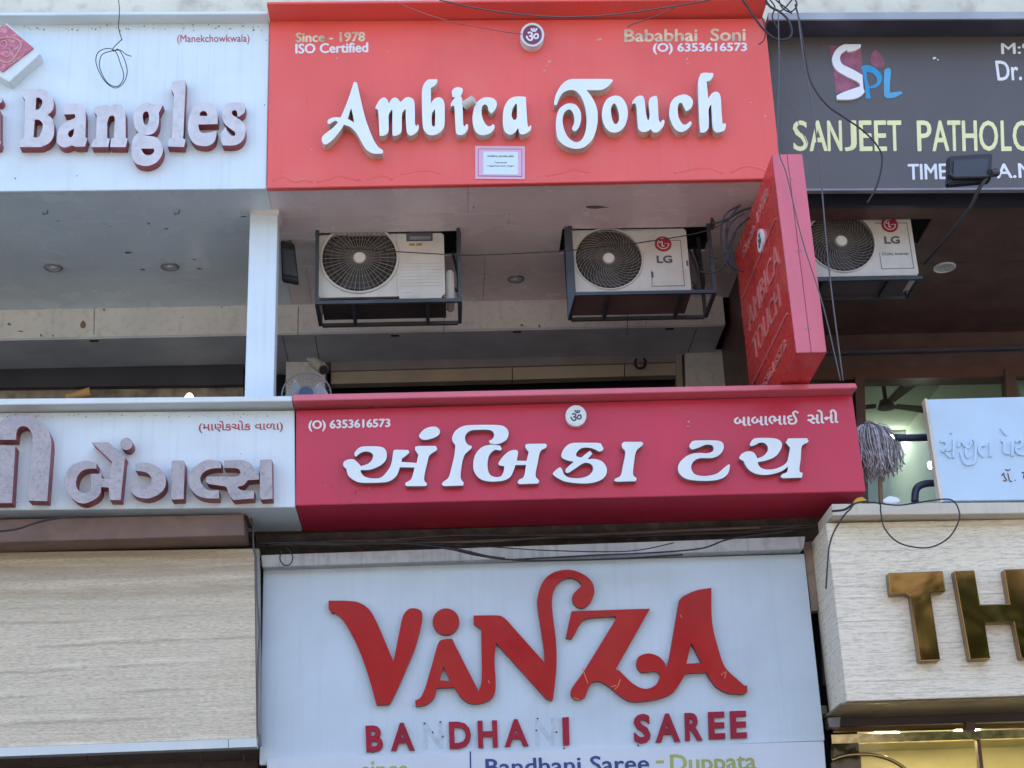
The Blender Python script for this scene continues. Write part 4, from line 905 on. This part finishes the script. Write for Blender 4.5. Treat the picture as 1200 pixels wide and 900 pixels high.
MB().box((P(676,344,Y20).x,Y20+.08,fz2+.019), (P(812,340,Y20).x,Y21-.03,fz2+.03)).build('tray', mat('rusty_tray', (.16,.11,.10), .7, var=.2), f2)
slab('side_plate', [(661.5,266),(667,266),(674,344),(666,372)], Y20+.0, .02, iron, f2)
settle(f2)
# unit 3 in the brown shop
y3 = Yc(1000,258,zr)+.03
x0, zb3 = PXZ(938,325,y3); x1, _ = PXZ(1077,321,y3)
cx, cz = PXZ(985.5,283,y3); R3 = 38.5/(F/(P(985,283,y3)-Vector((0,0,CAMZ))).length)
lcx, lcz = PXZ(1042.5,263.5,y3)
a3 = lg_unit('white condenser under the dark brown ceiling behind the red projecting sign', x0, x1, zb3, y3, (cx,cz,R3), (lcx,lcz,.066), True)
settle(a3)
Y30 = y3-.08; fz3 = P(1010,326,Y30).z
f3 = frame_unit('angle iron frame under the condenser in the brown shop', P(930,327,Y30).x, P(1079,323,Y30).x, fz3, zr+.1, Y30+.02, PZ(1010,350,fz3).y, posts=False)
MB().box((P(940,326,Y30).x,Y30+.06,fz3+.019), (P(1070,323,Y30).x,PZ(1010,348,fz3).y,fz3+.03)).build('tray', mat('dull_tray', (.10,.09,.10), .7), f3)
settle(f3)
# ------------------------------------------------------------------ downlights
def downlight(label, px, py, z, r, off=False):
    t = thing('downlight', label, 'ceiling light', 'recessed downlights in the ceilings')
    c = PZ(px, py, z)
    MB().ring(c+Vector((0,0,-.004)), (0,0,1), r, .010, 32, 6).build('ring', silver_m if off == 0 else hub_m, t, smooth=True)
    MB().cyl(c+Vector((0,0,-.006)), c+Vector((0,0,-.001)), r*.94, n=28).build('lens', mat('lens_dim', (.55,.57,.58), .3) if off == 0 else lamp_off, t)
    if off == 0: MB().cyl(c+Vector((0,0,-.016)), c+Vector((0,0,-.007)), r*.35, r*.45, n=16).build('bulb', lamp_off, t)
    settle(t)
downlight('recessed downlight in the grey ceiling, nearest the left picture edge', 62.5, 313, zc, .065)
downlight('recessed downlight in the grey ceiling left of the white column', 199, 312, zc, .065)
downlight('dull recessed downlight in the pinkish ceiling between two condensers', 604.5, 326.5, zc, .062)
downlight('round white flat light in the dark brown ceiling', 1106.5, 313, zr, .085, 1)
def hose(label, pts, r, m=black_m):
    o = MB().tube(curve_pts([Vector(p) for p in pts], 5), r, 8).build('refrigerant_pipe', m, smooth=True); return tag(o, label, 'pipe')
pA = P(527,325,y0+.1); hose('black lagged pipe beside the leftmost condenser', [(pA.x+.02,y0+.1,zb1+.12),(pA.x+.06,y0+.12,zb1+.10),(pA.x+.07,y0+.2,zb1+.25),(pA.x+.03,y0+.25,zb1+.5)], .013)
pB = P(812,325,y2+.1); hose('black lagged pipe looping beside the middle condenser', [(pB.x,y2+.1,zb2+.10),(pB.x+.06,y2+.1,zb2+.07),(pB.x+.09,y2+.15,zb2+.22),(pB.x+.05,y2+.2,zb2+.5)], .015)
hose('second thin grey pipe looping beside the middle condenser', [(pB.x,y2+.15,zb2+.16),(pB.x+.04,y2+.14,zb2+.14),(pB.x+.06,y2+.2,zb2+.28),(pB.x+.02,y2+.25,zb2+.5)], .010, cable_g)
# ------------------------------------------------------------------ flood light
fl = thing('flood_light', 'black square flood light on a bent arm before the grey sign', 'flood light')
fq = [(1111.5,182.5),(1163.5,179),(1161.5,211),(1110.5,215.5)]
slab('housing', fq, 9.55, .07, black_m, fl, bevel=.01)
slab('lens', [(1118,188),(1158,185),(1156.5,205),(1117,208)], 9.535, .012, mat('lamp_glass_dark', (.05,.05,.055), .12), fl)
MB().tube([P(x,y,9.53) for x, y in ((1112,203),(1118,208),(1155,207),(1166,204))], .014, 8).build('yoke', black_m, fl, smooth=True)
MB().cyl(P(1160,203,9.52), P(1168,202,9.56), .03, n=14).build('knob', black_m, fl)
MB().tube([P(1157,206,9.53), P(1147,222,9.6), P(1138,242,9.7), P(1115,272,9.95), P(1083,309,10.35)], .014, 8).build('arm', mat('dark_arm', (.045,.045,.05), .5), fl, smooth=True)
settle(fl)
# small black flood light by the white column
f_ = thing('flood_light', 'small black flood light fixed behind the white column', 'flood light')
slab('housing', [(329,281),(345,285),(350,331),(330,327)], 10.75, .06, black_m, f_, bevel=.008)
slab('lens', [(331,290),(344,293),(348,324),(332,321)], 10.735, .012, mat('lamp_glass_grey', (.06,.07,.08), .2), f_)
MB().bar(P(340,283,10.75), Vector((P(340,283,10.75).x,10.85,zc)), .02).build('bracket', iron, f_)
settle(f_)
# ------------------------------------------------------------------ table fan, security camera behind the middle sign
fn = thing('fan', 'round caged fan standing behind the white middle sign', 'fan')
c = P(359,463,10.9); Rf = .185
g = MB(); 
for k in range(32):
    a = 2*math.pi*k/32; g.tube([c+Vector((math.cos(a)*.05,-.03,math.sin(a)*.05)), c+Vector((math.cos(a)*Rf,0,math.sin(a)*Rf))], .0014, 4)
g.ring(c, (0,1,0), Rf, .006, 48, 6)
for q_ in (.4,.7): g.ring(c+Vector((0,-.02*(1-q_),0)), (0,1,0), Rf*q_, .0014, 36, 4)
g.build('cage', mat('fan_cage_grey', (.25,.27,.29), .4), fn)
bl = MB()
for k in range(3):
    a = k*2.094+.5; u1, u2 = Vector((math.cos(a-.45),0,math.sin(a-.45))), Vector((math.cos(a+.45),0,math.sin(a+.45)))
    bl.add([c+Vector((0,.03,0)), c+u1*Rf*.9+Vector((0,.01,0)), c+u2*Rf*.9+Vector((0,.05,0))], [(0,1,2)])
bl.build('blade', mat('fan_blade_pale', (.55,.57,.58), .4), fn, recalc=False)
MB().cyl(c+Vector((0,-.04,0)), c+Vector((0,.12,0)), .055, n=24).build('hub', mat('fan_hub_blue', (.06,.10,.2), .4), fn)
MB().cyl(c+Vector((0,.08,0)), c+Vector((0,.08,-.5)), .015, n=12).build('stand', iron, fn)
settle(fn)
cc = thing('security_camera', 'small beige bullet camera on the wall above the caged fan', 'camera')
MB().cyl(P(368,425,11.6), P(379,433,11.45), .045, .045, 20).build('body', mat('camera_beige', (.45,.38,.28), .4), cc)
MB().cyl(P(379,433,11.449), P(379.4,433.3,11.44), .036, n=20).build('lens', black_m, cc)
MB().bar(P(368,424,11.6), P(361,421,11.9), .02).build('bracket', hub_m, cc)
settle(cc)
# little lamp parts and oddments on the far front at left
ho = MB().tube([P(580+X/3.75,230+Z/3.75,Ybk-.08) for X, Z in curve_pts([(622,715),(616,735),(630,755),(655,750),(662,728),(655,712)],4)], .012, 6)
tag(ho.build('hook', black_m), 'black curved hook on the grey rail right of centre', 'hook')
# ceiling fan in the room
cf = thing('ceiling_fan', 'dark brown ceiling fan seen through the upper right window', 'ceiling fan')
Yf = 14.2; c = P(1038.5,475,Yf)
MB().cyl(Vector((c.x,c.y,rz1)), c+Vector((0,0,.03)), .02, n=10).build('rod', brown_dark, cf)
MB().cyl(c+Vector((0,0,.05)), c+Vector((0,0,-.03)), .06, .09, n=24).build('motor', brown_dark, cf)
for tx, ty in ((1069,448.5),(1079,480),(1014,477.5)):
    e_ = PZ(tx, ty, c.z); dv = (e_-c); dv.z = 0; dv = dv.normalized()*.62; sd = Vector((-dv.y, dv.x, 0)).normalized()
    a = c+dv*.16; b = c+dv
    MB().add([a-sd*.05, a+sd*.05, b+sd*.085, b-sd*.085]+[p+Vector((0,0,.008)) for p in (a-sd*.05, a+sd*.05, b+sd*.085, b-sd*.085)], [(0,1,2,3),(7,6,5,4),(0,4,5,1),(1,5,6,2),(2,6,7,3),(3,7,4,0)]).build('blade', brown_dark, cf)
settle(cf)
rl = thing('room_lamp', 'small bright lamp on the wall inside the window', 'lamp')
c = P(1091,545,13.6)
box('lamp_body', (c.x-.03,c.y,c.z-.04), (c.x+.05,c.y+.05,c.z+.04), hub_m, rl, bevel=.01)
box('lamp_glass', (c.x-.026,c.y-.02,c.z-.032), (c.x+.044,c.y-.001,c.z+.032), emit('lamp_glow', (1,.95,.85), 10), rl, bevel=.008)
settle(rl)
ob_ = thing('brass_lamp', 'small amber wall lamp glowing at the left edge above the white sign', 'lamp')
c_ = P(92,463.5,12.4); MB().cyl(c_+Vector((-.10,0,-.02)), c_+Vector((.10,0,.03)), .03, .045, 14).build('shade', mat('amber_shade', (.7,.42,.15), .4), ob_); settle(ob_)
gb = MB().cyl(P(222,463,12.3)+Vector((0,0,-.03)), P(222,463,12.3)+Vector((0,0,.012)), .045, .02, 16).build('globe_lamp', emit('globe_glow', (1,.93,.75), 1.1)); tag(gb, 'small pale glowing globe just above the white sign, left of the column', 'lamp')
tl = thing('tube_light', 'lit tube light fitting on the ceiling of the room', 'lamp')
box('batten', (rx0+.5,16.2,rz1-.05), (rx0+1.7,16.28,rz1-.002), hub_m, tl); box('tube', (rx0+.52,16.21,rz1-.085), (rx0+1.68,16.27,rz1-.052), emit('tube_glow', (.95,1,.88), 8), tl)
settle(tl)
# mop
mp = thing('mop', 'grey string mop head hanging beside the crimson sign', 'mop')
g = MB(); random.seed(3)
top = P(1019,502,10.2)
for k in range(290):
    a = random.uniform(-1, 1); bq = random.uniform(-1, 1)
    p0 = top+Vector((a*.07, bq*.04, random.uniform(-.01,.025)))
    L_ = random.uniform(.26,.41)*(1-.15*abs(a)); sx = a*.10+random.uniform(-.02,.02)+.015; sy = bq*.08
    pts = [p0, p0+Vector((sx*.55, sy*.7, -.04)), p0+Vector((sx*.9+random.uniform(-.012,.012), sy, -.45*L_)), p0+Vector((sx+random.uniform(-.02,.02), sy, -.75*L_)), p0+Vector((sx+random.uniform(-.03,.03), sy, -L_))]
    pts = [pts[0], pts[1]]+[p_+Vector((random.uniform(-.012,.012),random.uniform(-.01,.01),0)) for p_ in pts[2:]]; g.tube(curve_pts(pts, 2), random.choice((.0035,.0045,.0055)), 4)
o_ = g.build('mop_string', mop_m, mp, smooth=True); o_['kind'] = 'stuff'
MB().cyl(top+Vector((0,0,.01)), top+Vector((0,.02,.045)), .05, .03, n=16).build('clamp', mat('mop_clamp', (.35,.3,.28), .5), mp)
MB().cyl(P(1031,560,10.25), P(1035,640,10.27), .016, n=10).build('handle', mat('wood_handle', (.34,.24,.15), .5), mp)
settle(mp)
yb_ = MB().add([P(x,y,9.9) for x, y in ((999,590),(1003,584),(1010,582),(1017,587),(1014,594),(1001,594))]+[P(x,y,9.99) for x, y in ((999,590),(1003,584),(1010,582),(1017,587),(1014,594),(1001,594))], [(0,1,2,3,4,5),(11,10,9,8,7,6)]+[(i,(i+1)%6,6+(i+1)%6,6+i) for i in range(6)]).build('plastic_bag', mat('yellow_plastic', (.75,.40,.03), .4, var=.2, scale=30), bevel=.006)
tag(yb_, 'crumpled yellow plastic bag at the lower right corner of the crimson sign', 'bag')
wb_ = MB().add([P(x,y,9.93) for x, y in ((1034,586),(1042,581),(1052,583),(1056,587),(1050,590),(1036,590))]+[P(x,y,10.03) for x, y in ((1034,586),(1042,581),(1052,583),(1056,587),(1050,590),(1036,590))], [(0,1,2,3,4,5),(11,10,9,8,7,6)]+[(i,(i+1)%6,6+(i+1)%6,6+i) for i in range(6)]).build('cloth', letter_w, bevel=.006)
tag(wb_, 'small white cloth lying on the cream ledge below the mop', 'cloth')
# dark pipes by the pale blue board
def pipe(label, pts, Y, r, cat='pipe', name='pipe', m=steel_blue, dY=0, group=None, closed=False, n=8):
    if isinstance(pts[0][0], (int, float)): q_ = curve_pts(pts, 6)
    P3 = [P(p[0], p[1], (p[2] if len(p) > 2 else Y)) for p in [tuple(a) for a in q_]]
    o = MB().tube(P3, r, n).build(name, m, None, smooth=True)
    return tag(o, label, cat, group)
pipe('horizontal dark blue pipe running behind the pale blue board', [(1049,513),(1070,513),(1100,512)], 10.1, .028)
pipe('bent dark blue pipe at the lower left of the pale blue board', [(1072,588),(1074,573),(1084,567),(1102,566)], 10.05, .026)
# ------------------------------------------------------------------ cables
def cable(label, pts, Y=9.7, r=.006, m=cable_m, group=None): return pipe(label, pts, Y, r, 'cable', 'cable', m, 0, group, n=5)
cable('thin wire dropping to the coil on the white Bangles sign', [(139,0),(140,15),(139,32),(143,47)], 9.72, .0035)
cable('coiled thin wire loops hanging on the white Bangles sign', [(143,46),(133,56),(133,60),(139,58),(146,70),(149,85),(144,98),(134,103),(122,94),(113,76),(114,63),(124,57),(135,60),(141,74),(145,90),(138,101),(126,97),(117,80),(119,65),(130,60),(141,59),(148,64),(154,66)], 9.74, .0035)
GC = 'cables drooping across the coral red sign'
cable('thin pale wire drooping from the top left over the coral sign', [(465,3),(500,17),(540,28),(590,37),(612,40)], 9.55, .004, mat('pinkish_wire', (.32,.10,.11), .6), GC)
cable('cable crossing the top of the coral sign above the om badge', [(515,0),(560,10),(610,17),(660,20),(710,18),(760,12),(815,3),(850,-4)], 9.5, .006, mat('dusty_wire', (.12,.07,.08), .6), GC)
cable('short dusty wire branching down above Bababhai Soni', [(792,9),(770,18),(742,28),(735,32)], 9.52, .005, mat('dusty_wire_red', (.2,.07,.08), .6), GC)
cable('black cable looping from the top over the corner of the grey sign', [(868,-4),(880,14),(893,32),(908,45),(922,46),(928,38),(924,24),(914,14),(903,8),(897,0)], 9.5, .009, cable_m)
for i, pts in enumerate(([(900,-3),(908,8),(905,20),(912,34)], [(912,-4),(916,8),(926,14),(934,6),(930,-4)], [(905,-4),(914,4),(922,10),(928,16)], [(898,4),(909,12),(918,11),(931,-4)])):
    cable('black cable in the tangle at the coral sign corner, '+('lowest reaching loop', 'topmost wide loop', 'short slanting strand', 'flat crossing strand')[i], pts, 9.55+i*.03, .006, cable_m, 'tangled cables at the coral sign corner')
cable('long black cable curving down across the grey pathology sign', [(932,5),(938,30),(943,62),(950,95),(968,122),(990,138),(1010,152),(1026,168),(1034,185),(1030,210),(1024,225),(1016,238)], 9.6, .007)
cable('thin straight cable hanging left over the grey sign and red box sign', [(912,14),(913,80),(912,170),(922,205),(940,280),(965,360),(985,446)], 9.2, .0045, cable_g)
cable('thin straight cable hanging in front of the brown shop condenser', [(935,16),(942,70),(954,140),(962,210),(972,320),(988,446)], 9.2, .0055, cable_g)
cable('thin wire slanting down the grey sign left of the logo', [(914,60),(922,100),(930,130),(946,168)], 9.7, .003, cable_g)
cable('cable stretched across the ceiling before both condensers', [(384,290),(420,292),(500,297),(560,299),(660,294),(700,290),(760,283),(830,270),(865,250),(880,244)], 10.35, .0045)
for i, pts in enumerate(([(868,240),(850,252),(845,275),(848,300),(856,318),(866,322)], [(872,250),(856,262),(851,285),(855,308),(864,316)], [(878,255),(862,270),(856,290),(860,312)], [(835,262),(850,258),(866,248),(880,243)], [(832,300),(840,302),(850,296),(862,272)], [(820,318),(834,320),(846,314),(855,300)], [(866,242),(852,262),(852,292),(862,314),(872,318)])):
    cable('black cable behind the red projecting sign, '+('longest left loop', 'second loop', 'innermost loop', 'slanting upper strand', 'strand kinked at the middle', 'lowest strand near the condenser', 'loop closest to the sign')[i], pts, 10.12, .007, cable_m, 'cable bundle behind the projecting sign')
cable('cable hanging in a wide ring below the pale blue board', [(1010,589),(1030,590),(1032,600),(1036,618),(1050,634),(1070,641),(1092,641),(1112,630),(1123,612),(1124,600),(1118,588),(1105,585),(1070,590),(1050,592),(1025,589)], 9.78, .0055)
cable('black cable sloping from the crimson sign corner down the cream board', [(1016,587),(1002,590),(996,597),(990,603),(978,622),(972,640),(970,660),(968,690)], 9.85, .006)
cable('cable along the underside between crimson sign corner and ledge', [(975,599),(990,597),(1000,590)], 9.85, .008)
GV = 'cables sagging along the ledge above Vanza'
cable('cable sagging in front of the ledge, left half', [(320,636),(400,637),(470,637),(520,642),(560,651),(600,656),(640,657),(720,655),(800,650)], 10.15, .006, cable_m, GV)
cable('thick short cable lying on the ledge above Vanza', [(515,641),(545,646),(570,652),(592,655)], 10.14, .010, cable_m, GV)
cable('cable rising right along the ledge to the post', [(600,656),(690,651),(760,648),(820,643),(850,633),(880,628),(930,622)], 10.15, .006, cable_m, GV)
cable('thin wire over the white ledge at left', [(330,634),(450,636),(560,640),(640,645),(735,646),(790,636)], 10.2, .004, cable_m, GV)
R9 = random.Random(9)
for i in range(7):
    x_ = R9.uniform(296,330); pts = []
    while x_ < 965: pts.append((x_, 641-(x_-300)*.0295+R9.uniform(-4,3)-(i%3)*1.5)); x_ += R9.uniform(70,150)
    cable('dusty cable running in the dark gap under the crimson sign, '+('front', 'second', 'third', 'fourth', 'fifth', 'sixth', 'rearmost')[i]+' of seven', pts, 10.36+i*.018, R9.choice((.004,.006,.008)), R9.choice((cable_m, cable_g, wood_post)), 'cables in the gap under the crimson sign')
cable('short cable stub curling down in front of the coral sign corner', [(893,20),(897,34),(895,47),(889,52)], 9.6, .005)
lo_ = cable('small wire ring hanging on the ledge left of Vanza', [(330,645),(328,655),(333,662),(340,661),(343,653),(340,646),(335,641)], 10.2, .0045)
cable('wire running down the right edge of the stone fascia', [(291,600),(296,615),(297,640),(300,660),(301,700),(304,740),(303,760),(301.5,800),(301.5,855),(304,862),(304,876)], 10.17, .007, cable_g)
cable('black wire slanting across the brown beam at the left', [(-5,623),(20,620),(45,612),(72,607),(110,606)], 9.9, .007)
# ------------------------------------------------------------------ lower right shop front
lo2 = thing('glazed_storefront', 'glazed shop front lit golden inside, under the cream brass lettered board', 'shop front')
yg = 10.55
tan_s = mat('gold_brown_soffit', (.27,.21,.12), .35, var=.2, scale=6)
zs = P(1100,818,YH).z
box('soffit', (P(990,823,YH).x-.02,YH+.03,zs-.016), (16,yg-.03,zs-.004), tan_s, lo2)
slab('dark_header', [(972,838),(1420,824),(1420,838),(975,852)], yg-.02, .2, mat('maroon_black_header', (.05,.032,.03), .4), lo2)
slab('gold_rail', [(975,852.5),(1131,848.5),(1131,854.5),(976,858.5)], yg-.03, .06, brass, lo2)
slab('gold_rail', [(1144,848.2),(1420,841),(1420,848),(1144,854)], yg-.03, .06, brass, lo2)
slab('rail_joint', [(1132,846),(1143,846),(1143,856),(1132,856)], yg-.035, .08, brown_dark, lo2)
slab('mirror_band', [(974,861),(1420,848),(1420,858),(975,871.5)], yg-.01, .05, mat('gold_mirror', (.75,.62,.38), .06, 1, var=.3, scale=20), lo2)
slab('glass_pane', [(974,872),(1144,866.5),(1156,960),(974,965)], yg, .01, glass_y, lo2)
slab('glass_pane', [(1149,866.3),(1420,858),(1420,955),(1160,960)], yg, .01, glass_y, lo2)
slab('mullion', [(1144.3,866),(1148.7,866),(1160,960),(1155,960)], yg-.02, .05, brown_frame, lo2)
slab('mullion', [(1005,887),(1009,887),(1012,960),(1007,960)], yg+.08, .05, brown_frame, lo2)
MB().tube([P(x,y,yg-.03) for x, y in curve_pts([(974,891),(988,886),(1005,884),(1025,885),(1045,891),(1062,902),(1075,915)],5)], .013, 8).build('brass_arch', mat('arch_brass', (.6,.42,.2), .2, 1), lo2, smooth=True)
slab('junction_box', [(970,841),(985,840),(984,852),(972,852)], 10.42, .1, mat('grey_box', (.26,.28,.30), .5), lo2)
slab('rear_wall', [(900,830),(1600,800),(1600,1100),(900,1100)], 12.4, .1, mat('yellow_cream_wall', (.64,.62,.40), .6, var=.06), lo2)
box('shop_ceiling', (P(960,840,yg).x,yg+.1,zs+.04), (16,12.4,zs+.1), mat('yellow_cream_ceiling', (.6,.55,.35), .6), lo2)
for px in (1040, 1135, 1250):
    c = P(px, 900, 11.6); MB().cyl((c.x,11.5,zs+.03), (c.x,11.5,zs+.039), .09, n=20).build('ceiling_lamp', emit('warm_lamp', (1,.90,.66), 60), lo2)
settle(lo2)
# signs of wear on the building: hanging ceiling hooks
for px, py in ((56,246),(210,246)):
    c = PZ(px, py, zc)
    o_ = MB().tube([c, c+Vector((0,0,-.03)), c+Vector((-.03,0,-.04)), c+Vector((-.035,0,-.02))], .004, 5).build('hook', black_m)
    tag(o_, 'small bent hook under the grey ceiling at '+('the left picture edge' if px < 100 else 'right, near the white column'), 'hook')
settle(opp)
